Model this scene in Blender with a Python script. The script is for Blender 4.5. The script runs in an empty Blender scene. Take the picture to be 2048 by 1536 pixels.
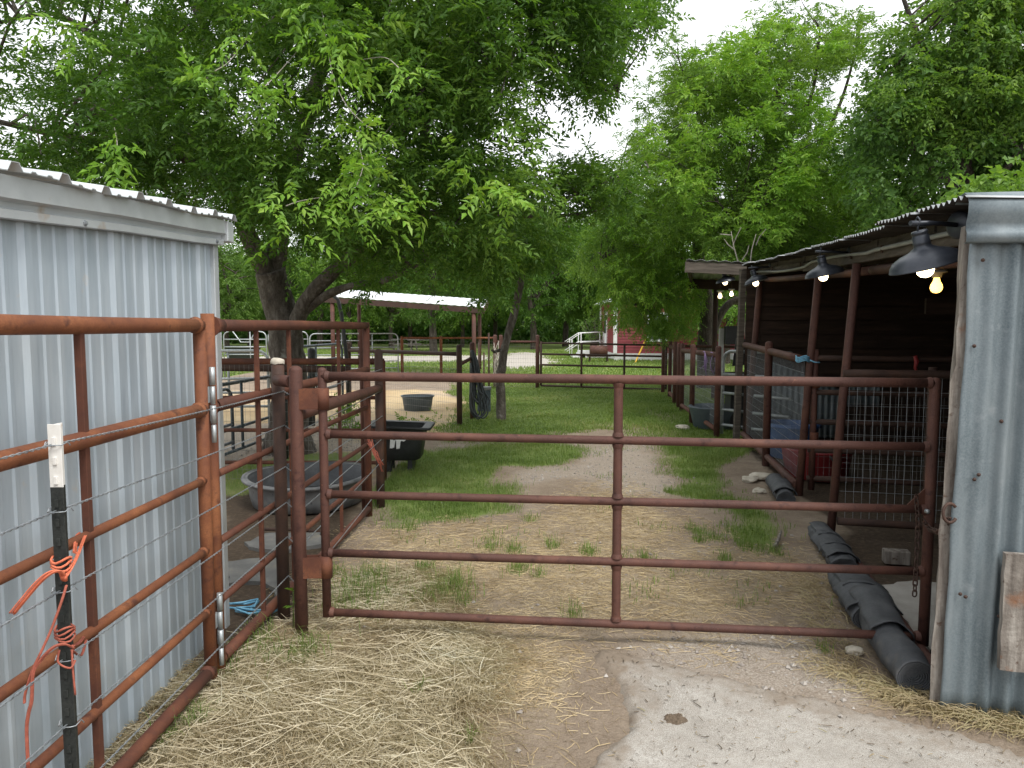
import bpy, bmesh, math, random
import numpy as np
from mathutils import Vector, Matrix, noise

random.seed(7)
RNG = np.random.default_rng(11)
R = math.radians
scene = bpy.context.scene
COL = scene.collection

# ------------------------------------------------------------------ camera model (used to turn measurements into metres)
FPX, PITCH, EYE = 1447.0, math.atan((768 - 652) / 1447.0), 1.6
CP, SP = math.cos(PITCH), math.sin(PITCH)
def ray(px, py):
    u = (px - 1024) / FPX; v = (768 - py) / FPX
    return Vector((u, CP + v * SP, -SP + v * CP))
def G(px, py, z=0.0):
    d = ray(px, py); t = (z - EYE) / d.z
    return Vector((d.x * t, d.y * t, z))
def A(px, py, Y):
    d = ray(px, py); t = Y / d.y
    return Vector((d.x * t, Y, EYE + d.z * t))
def V(x, y, z=0.0): return Vector((x, y, z))
def lerp(a, b, t): return a + (b - a) * t

# ------------------------------------------------------------------ object helpers
ORG = {}
def tag(o, label=None, cat=None, group=None, kind=None):
    if label: o['label'] = label
    if cat: o['category'] = cat
    if group: o['group'] = group
    if kind: o['kind'] = kind
    return o
def thing(name, label, cat, loc=(0, 0, 0), group=None):
    o = bpy.data.objects.new(name, None); COL.objects.link(o)
    o.empty_display_size = .1
    o.location = loc; ORG[o.name] = Vector(loc)
    return tag(o, label, cat, group)
def children(o): return [c for c in bpy.data.objects if c.parent == o]
def copy_tree(o, parent=None):
    c = o.copy(); COL.objects.link(c); c.parent = parent
    for ch in children(o): copy_tree(ch, c)
    return c

class MB:
    def __init__(s): s.v = []; s.f = []; s.s = []; s.m = []; s.mi = 0
    def _f(s, idx, sm): s.f.append(tuple(idx)); s.s.append(sm); s.m.append(s.mi)
    def face(s, pts, sm=False):
        b = len(s.v); s.v += [Vector(p) for p in pts]; s._f(range(b, b + len(pts)), sm); return s
    def tube(s, pts, r, n=10, caps=True, dome=False, sm=True):
        pts = [Vector(p) for p in pts]
        k = len(pts)
        rr = [r] * k if isinstance(r, (int, float)) else list(r)
        t0 = (pts[1] - pts[0]).normalized()
        up = Vector((0, 0, 1)) if abs(t0.z) < .9 else Vector((0, 1, 0))
        a = t0.cross(up).normalized(); rings = []
        for i in range(k):
            t = (pts[min(i + 1, k - 1)] - pts[max(i - 1, 0)])
            t = t.normalized() if t.length > 1e-9 else t0
            a = (a - t * a.dot(t)); a = a.normalized() if a.length > 1e-6 else t.orthogonal().normalized()
            b = t.cross(a)
            base = len(s.v)
            for j in range(n):
                q = 2 * math.pi * j / n
                s.v.append(pts[i] + (a * math.cos(q) + b * math.sin(q)) * rr[i])
            rings.append(base)
        for i in range(k - 1):
            for j in range(n):
                j2 = (j + 1) % n
                s._f((rings[i] + j, rings[i] + j2, rings[i + 1] + j2, rings[i + 1] + j), sm)
        if dome:
            t = (pts[-1] - pts[-2]).normalized(); prev = rings[-1]
            for q in (25, 50, 72):
                base = len(s.v); c = pts[-1] + t * rr[-1] * .75 * math.sin(R(q))
                for j in range(n):
                    s.v.append(c + (s.v[rings[-1] + j] - pts[-1]) * math.cos(R(q)))
                for j in range(n):
                    j2 = (j + 1) % n
                    s._f((prev + j, prev + j2, base + j2, base + j), True)
                prev = base
            s._f(range(prev, prev + n), True)
            if caps: s._f([rings[0] + j for j in range(n - 1, -1, -1)], False)
        elif caps:
            s._f([rings[0] + j for j in range(n - 1, -1, -1)], False)
            s._f([rings[-1] + j for j in range(n)], False)
        return s
    def box(s, c, size, ax=None, ay=None, az=None):
        c = Vector(c); x, y, z = [q / 2 for q in size]
        ax = Vector(ax or (1, 0, 0)); ay = Vector(ay or (0, 1, 0)); az = Vector(az or (0, 0, 1))
        b = len(s.v)
        for dz in (-1, 1):
            for dx, dy in ((-1, -1), (1, -1), (1, 1), (-1, 1)):
                s.v.append(c + ax * x * dx + ay * y * dy + az * z * dz)
        for f in ((3, 2, 1, 0), (4, 5, 6, 7), (0, 1, 5, 4), (1, 2, 6, 5), (2, 3, 7, 6), (3, 0, 4, 7)):
            s._f([b + i for i in f], False)
        return s
    def beam(s, p, q, w, h, up=(0, 0, 1)):
        p = Vector(p); q = Vector(q); d = q - p; L = d.length; d.normalize()
        up = Vector(up); side = d.cross(up).normalized(); u2 = side.cross(d)
        return s.box((p + q) / 2, (L, w, h), d, side, u2)
    def lathe(s, c, prof, n=24, ax=(0, 0, 1), sm=True, sx=1, sy=1, fn=None, cap=False):
        c = Vector(c); az = Vector(ax).normalized(); x = az.orthogonal().normalized() if abs(az.z) < .999 else Vector((1, 0, 0)); y = az.cross(x)
        rings = []
        for r, z in prof:
            b = len(s.v); rings.append(b)
            for j in range(n):
                q = 2 * math.pi * j / n
                p = c + x * math.cos(q) * r * sx + y * math.sin(q) * r * sy + az * z
                if fn: p = fn(p, q, r, z)
                s.v.append(p)
        for i in range(len(prof) - 1):
            for j in range(n):
                j2 = (j + 1) % n
                s._f((rings[i] + j, rings[i] + j2, rings[i + 1] + j2, rings[i + 1] + j), sm)
        if cap and prof[0][0] > 1e-4: s._f([rings[0] + j for j in range(n - 1, -1, -1)], False)
        if cap and prof[-1][0] > 1e-4: s._f([rings[-1] + j for j in range(n)], False)
        return s
    def grid(s, rows, sm=True):
        b = len(s.v); nr = len(rows); nc = len(rows[0])
        for r in rows: s.v += [Vector(p) for p in r]
        for i in range(nr - 1):
            for j in range(nc - 1):
                s._f((b + i * nc + j, b + i * nc + j + 1, b + (i + 1) * nc + j + 1, b + (i + 1) * nc + j), sm)
        return s
    def build(s, name, mat, parent=None, origin=None, solid=0, bevel=0, label=None):
        if parent is not None: org = ORG[parent.name]
        elif origin is not None: org = Vector(origin)
        else:
            xs = [p.x for p in s.v]; ys = [p.y for p in s.v]; zs = [p.z for p in s.v]
            org = Vector(((min(xs) + max(xs)) / 2, (min(ys) + max(ys)) / 2, min(zs)))
        me = bpy.data.meshes.new(name)
        me.from_pydata([p - org for p in s.v], [], s.f)
        me.polygons.foreach_set('use_smooth', s.s)
        for m in (mat if isinstance(mat, (list, tuple)) else [mat]): me.materials.append(m)
        me.polygons.foreach_set('material_index', s.m)
        me.update()
        o = bpy.data.objects.new(name, me); COL.objects.link(o)
        if parent is not None: o.parent = parent; ORG[o.name] = org
        else: o.location = org; ORG[o.name] = org
        if solid:
            md = o.modifiers.new('thickness', 'SOLIDIFY'); md.thickness = solid; md.offset = 0
        if bevel:
            md = o.modifiers.new('bevel', 'BEVEL'); md.width = bevel; md.segments = 2; md.limit_method = 'ANGLE'
        if label: o['label'] = label
        return o

def np_mesh(name, verts, tris, mat, parent=None, origin=(0, 0, 0), nside=3, smooth=False):
    org = ORG[parent.name] if parent is not None else Vector(origin)
    verts = np.asarray(verts, dtype=np.float32).reshape(-1, 3) - np.array(org, dtype=np.float32)
    tris = np.asarray(tris, dtype=np.int32).reshape(-1, nside)
    me = bpy.data.meshes.new(name)
    me.vertices.add(len(verts)); me.vertices.foreach_set('co', verts.ravel())
    me.loops.add(tris.size); me.loops.foreach_set('vertex_index', tris.ravel())
    me.polygons.add(len(tris))
    me.polygons.foreach_set('loop_start', np.arange(0, tris.size, nside, dtype=np.int32))
    me.polygons.foreach_set('loop_total', np.full(len(tris), nside, dtype=np.int32))
    me.polygons.foreach_set('use_smooth', np.full(len(tris), smooth))
    me.update(calc_edges=True); me.validate()
    me.materials.append(mat)
    o = bpy.data.objects.new(name, me); COL.objects.link(o)
    if parent is not None: o.parent = parent
    else: o.location = org
    ORG[o.name] = org
    return o

# ------------------------------------------------------------------ materials
def newmat(name):
    m = bpy.data.materials.new(name); m.use_nodes = True
    nt = m.node_tree; b = nt.nodes['Principled BSDF']
    return m, nt, nt.nodes, nt.links, b
def ramp(nt, cols, fac):
    r = nt.nodes.new('ShaderNodeValToRGB'); e = r.color_ramp.elements
    while len(e) < len(cols): e.new(.5)
    for el, (p, c) in zip(e, cols): el.position = p; el.color = (*c, 1)
    nt.links.new(fac, r.inputs[0]); return r.outputs[0]
def noi(nt, scale, detail=4, rough=.6, vec=None, dist=0, stretch=None, coord='Object'):
    n = nt.nodes.new('ShaderNodeTexNoise'); n.inputs['Scale'].default_value = scale
    n.inputs['Detail'].default_value = detail; n.inputs['Roughness'].default_value = rough; n.inputs['Distortion'].default_value = dist
    if vec is None:
        if coord == 'World': vec = nt.nodes.new('ShaderNodeNewGeometry').outputs['Position']
        else: vec = nt.nodes.new('ShaderNodeTexCoord').outputs[coord]
    if stretch:
        mp = nt.nodes.new('ShaderNodeMapping'); mp.inputs['Scale'].default_value = stretch
        nt.links.new(vec, mp.inputs[0]); vec = mp.outputs[0]
    nt.links.new(vec, n.inputs['Vector']); return n.outputs['Fac']
def mix(nt, fac, a, b, mode='MIX'):
    m = nt.nodes.new('ShaderNodeMix'); m.data_type = 'RGBA'; m.blend_type = mode
    for sock, val in ((m.inputs[0], fac), (m.inputs[6], a), (m.inputs[7], b)):
        if isinstance(val, (int, float)): sock.default_value = val
        elif isinstance(val, tuple): sock.default_value = (*val, 1)
        else: nt.links.new(val, sock)
    return m.outputs[2]
def mrange(nt, val, a, b, c=0., d=1.):
    m = nt.nodes.new('ShaderNodeMapRange'); m.inputs[1].default_value = a; m.inputs[2].default_value = b
    m.inputs[3].default_value = c; m.inputs[4].default_value = d
    nt.links.new(val, m.inputs[0]); return m.outputs[0]
def mathn(nt, op, a, b=0.):
    m = nt.nodes.new('ShaderNodeMath'); m.operation = op
    for i, val in enumerate((a, b)):
        if isinstance(val, (int, float)): m.inputs[i].default_value = val
        else: nt.links.new(val, m.inputs[i])
    return m.outputs[0]
def bump(nt, b, h, strength=.3, dist=.01):
    n = nt.nodes.new('ShaderNodeBump'); n.inputs['Strength'].default_value = strength; n.inputs['Distance'].default_value = dist
    nt.links.new(h, n.inputs['Height']); nt.links.new(n.outputs[0], b.inputs['Normal'])
def surf(name, cols, scale=6, detail=5, rough=.7, metal=0., stretch=None, spots=None, bscale=60, bstr=.15, bdist=.004, spec=.4, fine=None, dist=0):
    m, nt, N, L, b = newmat(name)
    c = ramp(nt, cols, noi(nt, scale, detail, .65, stretch=stretch, dist=dist, coord='World'))
    if fine:
        f = noi(nt, fine[0], 3, .7, coord='World', stretch=fine[3] if len(fine) > 3 else None)
        c = mix(nt, mrange(nt, f, .35, .65, 0, fine[2]), c, fine[1])
    if spots:
        for (sc, col, lo, hi) in spots:
            f = noi(nt, sc, 4, .6, coord='World')
            c = mix(nt, mrange(nt, f, lo, hi), c, col)
    L.new(c, b.inputs['Base Color'])
    b.inputs['Roughness'].default_value = rough; b.inputs['Metallic'].default_value = metal
    b.inputs['Specular IOR Level'].default_value = spec
    if bstr: bump(nt, b, noi(nt, bscale, 3, .6, coord='World'), bstr, bdist)
    return m
M = {}
M['rust_orange'] = surf('rust_orange', [(.34, (.105, .036, .019)), (.5, (.20, .07, .029)), (.64, (.31, .12, .048))], 4, 8, .75,
                        spots=[(16, (.085, .030, .018), .54, .70), (2.2, (.11, .036, .02), .52, .66)], fine=(160, (.13, .045, .02), .5), bscale=140, bstr=.25)
M['rust_red'] = surf('rust_red', [(.34, (.055, .022, .015)), (.52, (.105, .036, .021)), (.66, (.18, .066, .032))], 4, 8, .78,
                     spots=[(30, (.085, .034, .022), .55, .7)], fine=(160, (.09, .035, .02), .5), bscale=140, bstr=.25)
M['rust_brown'] = surf('rust_brown', [(.34, (.048, .021, .017)), (.52, (.080, .033, .025)), (.68, (.128, .054, .036))], 3.5, 8, .66,
                       spots=[(18, (.045, .02, .017), .56, .72), (40, (.16, .075, .05), .66, .74)], fine=(240, (.125, .066, .05), .5), bscale=200, bstr=.3, spec=.3)
M['rust_dark'] = surf('rust_dark', [(.3, (.035, .02, .016)), (.55, (.065, .034, .024)), (.75, (.11, .05, .03))], 6, 6, .75,
                      fine=(200, (.03, .02, .016), .5), bscale=160, bstr=.3)
M['galv'] = surf('galvanised_tube', [(.3, (.30, .33, .34)), (.7, (.46, .49, .50))], 20, 4, .45, .55, bstr=.05)
M['wire'] = surf('wire', [(.3, (.22, .24, .26)), (.7, (.40, .43, .45))], 30, 3, .45, .6, bstr=0)
M['mesh_wire'] = surf('mesh_wire', [(.3, (.16, .16, .15)), (.7, (.33, .33, .32))], 12, 3, .5, .4, bstr=0)
M['shed_metal'] = surf('galvalume_sheet', [(.32, (.315, .38, .43)), (.5, (.39, .455, .505)), (.68, (.46, .52, .56))], 2.2, 5, .45, .15, stretch=(6, 6, .8),
                       fine=(300, (.40, .45, .48), .35), spots=[(9, (.48, .46, .42), .66, .8)], bscale=7, bstr=.06, bdist=.02)
M['trim_metal'] = surf('trim_metal', [(.35, (.42, .45, .46)), (.6, (.51, .54, .55)), (.75, (.46, .45, .43))], 3, 5, .45, .3, fine=(200, (.5, .53, .55), .3),
                       spots=[(5, (.36, .25, .15), .70, .84)], bscale=6, bstr=.08, bdist=.02)
M['corr_metal'] = surf('corrugated_zinc', [(.3, (.085, .115, .13)), (.5, (.135, .168, .185)), (.7, (.20, .232, .245))], 3.2, 7, .55, .25, stretch=(3, 3, .7),
                       fine=(120, (.22, .255, .27), .5), spots=[(14, (.22, .25, .262), .62, .74), (10, (.34, .27, .20), .70, .80)], bscale=5, bstr=.12, bdist=.03)
M['roof_metal'] = surf('roof_metal', [(.3, (.62, .64, .65)), (.7, (.75, .77, .78))], 4, 4, .5, .2, bstr=.05)
M['old_roof'] = surf('old_roof_metal', [(.3, (.30, .31, .31)), (.55, (.42, .44, .45)), (.72, (.26, .19, .14))], 3, 6, .6, .3, bstr=.1)
M['soil_clod'] = surf('soil_clod', [(.3, (.07, .05, .035)), (.7, (.17, .13, .09))], 40, 5, .95, bscale=90, bstr=.6)
M['roof_under_shade'] = surf('shaded_roof_underside', [(.3, (.02, .018, .016)), (.7, (.05, .04, .034))], 5, 4, .9, bstr=.1)  # shade beneath the roof sheets put into this near-black, along with soot
M['grey_wood'] = surf('weathered_wood', [(.3, (.085, .07, .06)), (.5, (.19, .168, .145)), (.7, (.34, .315, .28))], 14, 7, .9, stretch=(2.2, 2.2, .22),
                      spots=[(30, (.09, .06, .045), .6, .7), (7, (.20, .10, .055), .60, .75)], bscale=45, bstr=.7, bdist=.006)
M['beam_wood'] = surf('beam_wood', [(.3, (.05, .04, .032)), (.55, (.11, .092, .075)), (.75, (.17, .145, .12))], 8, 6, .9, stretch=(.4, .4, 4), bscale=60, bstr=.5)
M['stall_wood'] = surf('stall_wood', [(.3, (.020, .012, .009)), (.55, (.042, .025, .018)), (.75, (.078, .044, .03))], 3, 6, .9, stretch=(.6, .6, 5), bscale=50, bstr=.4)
M['black_paint'] = surf('black_paint', [(.3, (.010, .012, .011)), (.7, (.025, .028, .026))], 14, 4, .6, fine=(150, (.05, .055, .05), .4), bscale=120, bstr=.2)
M['white_paint'] = surf('white_paint', [(.3, (.62, .60, .55)), (.6, (.72, .71, .68)), (.72, (.40, .25, .13))], 14, 5, .55, bstr=.1)
M['clean_white'] = surf('house_trim', [(.3, (.68, .68, .68)), (.7, (.78, .78, .78))], 5, 3, .5, bstr=0)
M['black_plastic'] = surf('black_plastic', [(.3, (.012, .013, .014)), (.7, (.026, .028, .03))], 6, 4, .42, fine=(40, (.05, .05, .05), .25), bstr=.05)
M['grey_plastic'] = surf('dusty_plastic', [(.3, (.09, .096, .10)), (.5, (.155, .16, .165)), (.7, (.235, .235, .23))], 5, 6, .62,
                         spots=[(9, (.22, .21, .19), .60, .75), (26, (.03, .03, .033), .63, .7)], bscale=80, bstr=.15)
M['slate_plastic'] = surf('slate_plastic', [(.3, (.055, .075, .09)), (.7, (.10, .125, .145))], 7, 5, .5, bstr=.05)
M['rubber'] = surf('belting_rubber', [(.3, (.032, .036, .042)), (.55, (.065, .07, .078)), (.75, (.12, .125, .13))], 5, 7, .68,
                   fine=(90, (.11, .11, .11), .35), spots=[(4, (.15, .14, .12), .62, .8)], bscale=14, bstr=.5, bdist=.012)
M['mat_rubber'] = surf('stall_mat', [(.3, (.09, .09, .088)), (.55, (.15, .15, .145)), (.75, (.24, .215, .17))], 5, 7, .85, bscale=50, bstr=.4)
M['blue_plastic'] = surf('blue_plastic', [(.3, (.02, .07, .20)), (.7, (.035, .11, .30))], 5, 4, .45, bstr=0)
M['red_plastic'] = surf('red_plastic', [(.3, (.20, .02, .025)), (.7, (.32, .035, .035))], 5, 4, .45, bstr=0)
M['lamp_black'] = surf('lamp_black', [(.3, (.030, .035, .046)), (.7, (.048, .054, .066))], 20, 4, .38, .2, bscale=200, bstr=.08)
M['pvc'] = surf('conduit_plastic', [(.3, (.28, .29, .28)), (.7, (.40, .41, .40))], 5, 4, .5, bstr=0)
M['orange_twine'] = surf('orange_twine', [(.3, (.55, .12, .055)), (.7, (.75, .22, .12))], 50, 3, .7, bscale=300, bstr=.5)
M['red_twine'] = surf('faded_twine', [(.3, (.26, .07, .045)), (.7, (.45, .13, .085))], 50, 3, .7, bscale=300, bstr=.5)
M['blue_twine'] = surf('blue_twine', [(.3, (.12, .36, .55)), (.7, (.25, .52, .70))], 50, 3, .6, bstr=0)
M['purple_twine'] = surf('purple_twine', [(.3, (.22, .14, .32)), (.7, (.35, .26, .45))], 50, 3, .7, bstr=0)
M['yellow'] = surf('yellow_pole', [(.3, (.65, .38, .03)), (.7, (.75, .46, .05))], 10, 3, .5, bstr=0)
M['red_siding'] = surf('red_siding', [(.3, (.19, .030, .04)), (.7, (.26, .042, .05))], 2, 4, .5, bstr=0)
M['foundation'] = surf('foundation_wall', [(.3, (.50, .50, .49)), (.7, (.64, .64, .63))], 2, 5, .8, bstr=.05)
M['glass'] = surf('window_glass', [(.3, (.02, .03, .035)), (.7, (.04, .05, .055))], 2, 3, .1, spec=.8, bstr=0)
M['rock'] = surf('limestone', [(.3, (.38, .34, .27)), (.7, (.58, .54, .46))], 14, 6, .9, bscale=40, bstr=.6)
M['sticker'] = surf('torn_sticker', [(.3, (.65, .66, .65)), (.7, (.75, .76, .75))], 20, 3, .6, bstr=0)
M['hose'] = surf('hose_rubber', [(.3, (.02, .025, .028)), (.7, (.06, .07, .075))], 10, 4, .4, bstr=0)
M['bark'] = surf('bark', [(.32, (.045, .037, .03)), (.5, (.10, .085, .07)), (.66, (.19, .175, .155))], 9, 8, .95, stretch=(1.6, 1.6, .5),
                 spots=[(7, (.27, .28, .25), .64, .76)], bscale=26, bstr=1., bdist=.03)
M['bark_dark'] = surf('bark_dark', [(.32, (.03, .024, .02)), (.5, (.065, .052, .042)), (.68, (.12, .10, .085))], 8, 8, .95, stretch=(1.6, 1.6, .4), bscale=26, bstr=1., bdist=.03)
M['pale_twig'] = surf('pale_twig', [(.3, (.25, .22, .18)), (.7, (.42, .39, .34))], 20, 4, .8, bstr=0)
M['dark_twig'] = surf('dry_twig', [(.3, (.09, .07, .06)), (.7, (.17, .14, .12))], 20, 4, .9, bstr=0)

def bulbmat(name, col, strength):
    m, nt, N, L, b = newmat(name)
    b.inputs['Base Color'].default_value = (.9, .85, .7, 1)
    b.inputs['Emission Color'].default_value = (*col, 1); b.inputs['Emission Strength'].default_value = strength
    return m
M['bulb'] = bulbmat('lit_bulb', (1, .80, .48), 5.0)
M['bulb_warm'] = bulbmat('lit_warm_bulb', (1, .55, .10), 3.2)

def leafmat(name, cols, trans=.35, nscale=.6):
    m, nt, N, L, b = newmat(name)
    geo = N.new('ShaderNodeNewGeometry')
    low = noi(nt, nscale, 3, .6, coord='World')
    f = mathn(nt, 'ADD', mathn(nt, 'MULTIPLY', geo.outputs['Random Per Island'], .55), mathn(nt, 'MULTIPLY', mrange(nt, low, .3, .7), .45))
    c = ramp(nt, cols, f)
    L.new(c, b.inputs['Base Color']); b.inputs['Roughness'].default_value = .48; b.inputs['Specular IOR Level'].default_value = .35
    t = N.new('ShaderNodeBsdfTranslucent')
    c2 = mix(nt, 1.0, c, (1.25, 1.25, .55), 'MULTIPLY')
    L.new(c2, t.inputs[0])
    ms = N.new('ShaderNodeMixShader'); ms.inputs[0].default_value = trans
    L.new(b.outputs[0], ms.inputs[1]); L.new(t.outputs[0], ms.inputs[2])
    L.new(ms.outputs[0], N['Material Output'].inputs['Surface'])
    return m
M['leaf_main'] = leafmat('ash_leaf', [(.1, (.048, .115, .018)), (.5, (.082, .18, .027)), (.9, (.145, .255, .042))], .46)
M['leaf_front'] = leafmat('ash_leaf_light', [(.1, (.065, .145, .022)), (.5, (.11, .22, .034)), (.9, (.18, .30, .05))], .42)
M['leaf_shoot'] = leafmat('young_leaf', [(.1, (.12, .26, .03)), (.5, (.19, .36, .045)), (.9, (.28, .42, .07))], .4)
M['leaf_light'] = leafmat('light_leaf', [(.1, (.075, .16, .024)), (.5, (.125, .235, .036)), (.9, (.21, .33, .06))], .45)
M['leaf_deep'] = leafmat('deep_leaf', [(.1, (.045, .11, .022)), (.5, (.085, .18, .034)), (.9, (.14, .245, .05))], .42)
M['leaf_far'] = leafmat('far_leaf', [(.1, (.07, .15, .028)), (.5, (.12, .22, .045)), (.9, (.20, .31, .075))], .42, .12)
M['grass'] = leafmat('grass_blade', [(.08, (.09, .155, .032)), (.45, (.155, .24, .055)), (.75, (.24, .31, .095)), (.93, (.37, .345, .18))], .4, .5)
M['straw'] = leafmat('straw_stalk', [(.1, (.28, .22, .13)), (.4, (.47, .405, .275)), (.75, (.62, .56, .42)), (.95, (.55, .545, .44))], .15, 2.)
M['chaff'] = leafmat('straw_chaff', [(.1, (.25, .18, .095)), (.5, (.43, .33, .19)), (.9, (.58, .47, .29))], .1, 2.)
M['dry_grass'] = leafmat('dry_grass', [(.1, (.20, .15, .08)), (.5, (.33, .26, .15)), (.9, (.38, .34, .19))], .2, 2.)
M['litter'] = leafmat('slab_litter', [(.1, (.05, .04, .03)), (.5, (.13, .10, .07)), (.8, (.30, .24, .15)), (.95, (.12, .16, .05))], .1, 2.)
M['pebble'] = leafmat('pebble', [(.1, (.20, .165, .145)), (.5, (.29, .26, .23)), (.9, (.42, .39, .35))], 0., 2.)
# ------------------------------------------------------------------ ground zones (functions of ground position)
def _hash(ix, iy, s):
    n = (ix * 374761393 + iy * 668265263 + s * 1442695041) & 0x7fffffff
    n = ((n ^ (n >> 13)) * 1274126177) & 0x7fffffff
    return ((n ^ (n >> 16)) & 0xffff) / 65535.0
def vnoise(x, y, s=0):
    x = np.asarray(x, dtype=np.float64); y = np.asarray(y, dtype=np.float64)
    ix = np.floor(x).astype(np.int64); iy = np.floor(y).astype(np.int64)
    fx = x - ix; fy = y - iy; fx = fx * fx * (3 - 2 * fx); fy = fy * fy * (3 - 2 * fy)
    a = _hash(ix, iy, s); b = _hash(ix + 1, iy, s); c = _hash(ix, iy + 1, s); d = _hash(ix + 1, iy + 1, s)
    return (a * (1 - fx) + b * fx) * (1 - fy) + (c * (1 - fx) + d * fx) * fy
def fbm(x, y, s=0, o=4):
    t = 0; amp = .5; n = 0
    for i in range(o):
        t = t + amp * vnoise(x * 2 ** i, y * 2 ** i, s + i * 17); n += amp; amp *= .5
    return t / n
def gpoly(pts): return [tuple(G(*p))[:2] for p in pts]
def pip(x, y, poly):
    ins = np.zeros(x.shape, bool); n = len(poly); j = n - 1
    for i in range(n):
        xi, yi = poly[i]; xj, yj = poly[j]
        c = ((yi > y) != (yj > y)) & (x < (xj - xi) * (y - yi) / (yj - yi + 1e-12) + xi)
        ins ^= c; j = i
    return ins
def soft(x, y, poly, w=.12, warp=.25, s=0):
    sc = 1.6
    x = x + (fbm(x * sc, y * sc, 31 + s) - .5) * 2 * warp; y = y + (fbm(x * sc + 9, y * sc + 5, 57 + s) - .5) * 2 * warp * 1.5
    t = 0
    for dx, dy in ((0, 0), (1, .2), (-1, -.2), (.2, 1), (-.2, -1), (.7, .7), (-.7, -.7), (.6, -.6), (-.6, .6)):
        t = t + pip(x + dx * w, y + dy * w * 1.6, poly)
    return t / 9.0
PZ = dict(
    straw1=gpoly([(-300, 1700), (40, 1536), (230, 1440), (300, 1370), (430, 1330), (560, 1275), (640, 1215), (660, 1150), (800, 1130), (900, 1190), (1010, 1300), (960, 1420), (1010, 1536), (1000, 1750)]),
    straw2=gpoly([(640, 1160), (760, 1060), (1010, 1040), (1230, 960), (1340, 1010), (1480, 1110), (1640, 1110), (1690, 1260), (1500, 1300), (1230, 1290), (1130, 1500), (950, 1560), (800, 1450)]),
    strip_l=gpoly([(745, 1030), (760, 985), (780, 940), (850, 905), (940, 890), (1100, 888), (1175, 905), (1110, 925), (990, 945), (990, 985), (1005, 1020), (940, 1040), (800, 1045)]),
    lawn=[(-.80, 10.4), (.3, 10.0), (1.0, 10.9), (1.4, 11.8), (2.0, 10.5), (3.0, 9.5), (3.6, 12), (6, 16), (9, 16), (60, 60), (60, 230), (-150, 230), (-70, 27), (-5, 26), (-2.2, 25), (-.8, 15)],
    strip_r=gpoly([(1300, 885), (1440, 880), (1500, 895), (1470, 920), (1400, 945), (1450, 985), (1510, 1015), (1545, 1070), (1530, 1110), (1480, 1105), (1430, 1030), (1330, 940)]),
    gravel1=gpoly([(1200, 1300), (1330, 1265), (1500, 1270), (1640, 1290), (1700, 1370), (1740, 1420), (1560, 1400), (1380, 1340)]),
    gravel2=gpoly([(830, 915), (880, 888), (1000, 885), (1200, 890), (1290, 890), (1340, 935), (1370, 985), (1210, 990), (1180, 960), (1000, 975), (1010, 940), (1170, 920), (1080, 900), (940, 905)]),
    gravel3=gpoly([(400, 960), (400, 850), (740, 830), (740, 930), (600, 925), (500, 930)]),
    sand=[(-9, 6.9), (-1.6, 7.1), (-1.4, 9.2), (-.9, 11.6), (-.75, 14.8), (-1.8, 18), (-9, 18)],
    darkdirt=gpoly([(380, 1330), (440, 960), (740, 1000), (700, 1070), (640, 1200), (560, 1260), (470, 1300)]),
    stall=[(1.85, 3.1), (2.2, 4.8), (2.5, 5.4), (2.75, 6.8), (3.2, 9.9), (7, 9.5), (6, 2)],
    pale1=gpoly([(985, 712), (1040, 703), (1085, 706), (1100, 714), (1135, 722), (1090, 734), (1040, 738), (985, 736)]),
    pale2=gpoly([(300, 714), (700, 712), (985, 710), (990, 722), (800, 726), (560, 722), (300, 722)]),
)
GREEN_L = gpoly([(440, 985), (460, 935), (600, 905), (740, 905), (740, 925), (560, 935), (500, 985)])
TUFTS = [(722, 1195, 60, 1.5), (740, 1160, 35, 1.2), (900, 1175, 45, 1.0), (880, 1190, 30, .8), (850, 1140, 22, .7), (1145, 1225, 18, .6), (980, 1095, 22, .7),
         (1028, 1100, 20, .6), (1105, 1092, 20, .7), (1175, 1105, 20, .5), (1035, 1140, 26, .8), (1080, 1150, 14, .6), (820, 1055, 22, .6), (610, 1300, 40, .9),
         (490, 1295, 32, .8), (445, 1345, 26, .9), (390, 1440, 22, .8), (330, 1480, 18, .6), (835, 1385, 10, .35), (940, 1480, 8, .3), (1290, 1120, 12, .4), (1395, 1060, 20, .6),
         (1450, 1120, 16, .6), (1490, 1090, 22, .8), (520, 1275, 30, .8), (540, 1310, 24, .7), (1000, 985, 50, .9), (900, 1010, 50, .9), (1650, 1300, 12, .5), (830, 1200, 16, .5), (930, 1200, 20, .6),
         (1400, 1080, 14, .5), (1350, 985, 22, .6), (1060, 1040, 18, .5), (1430, 1075, 18, .6), (1550, 1105, 18, .5), (665, 1150, 20, .6)]
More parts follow.
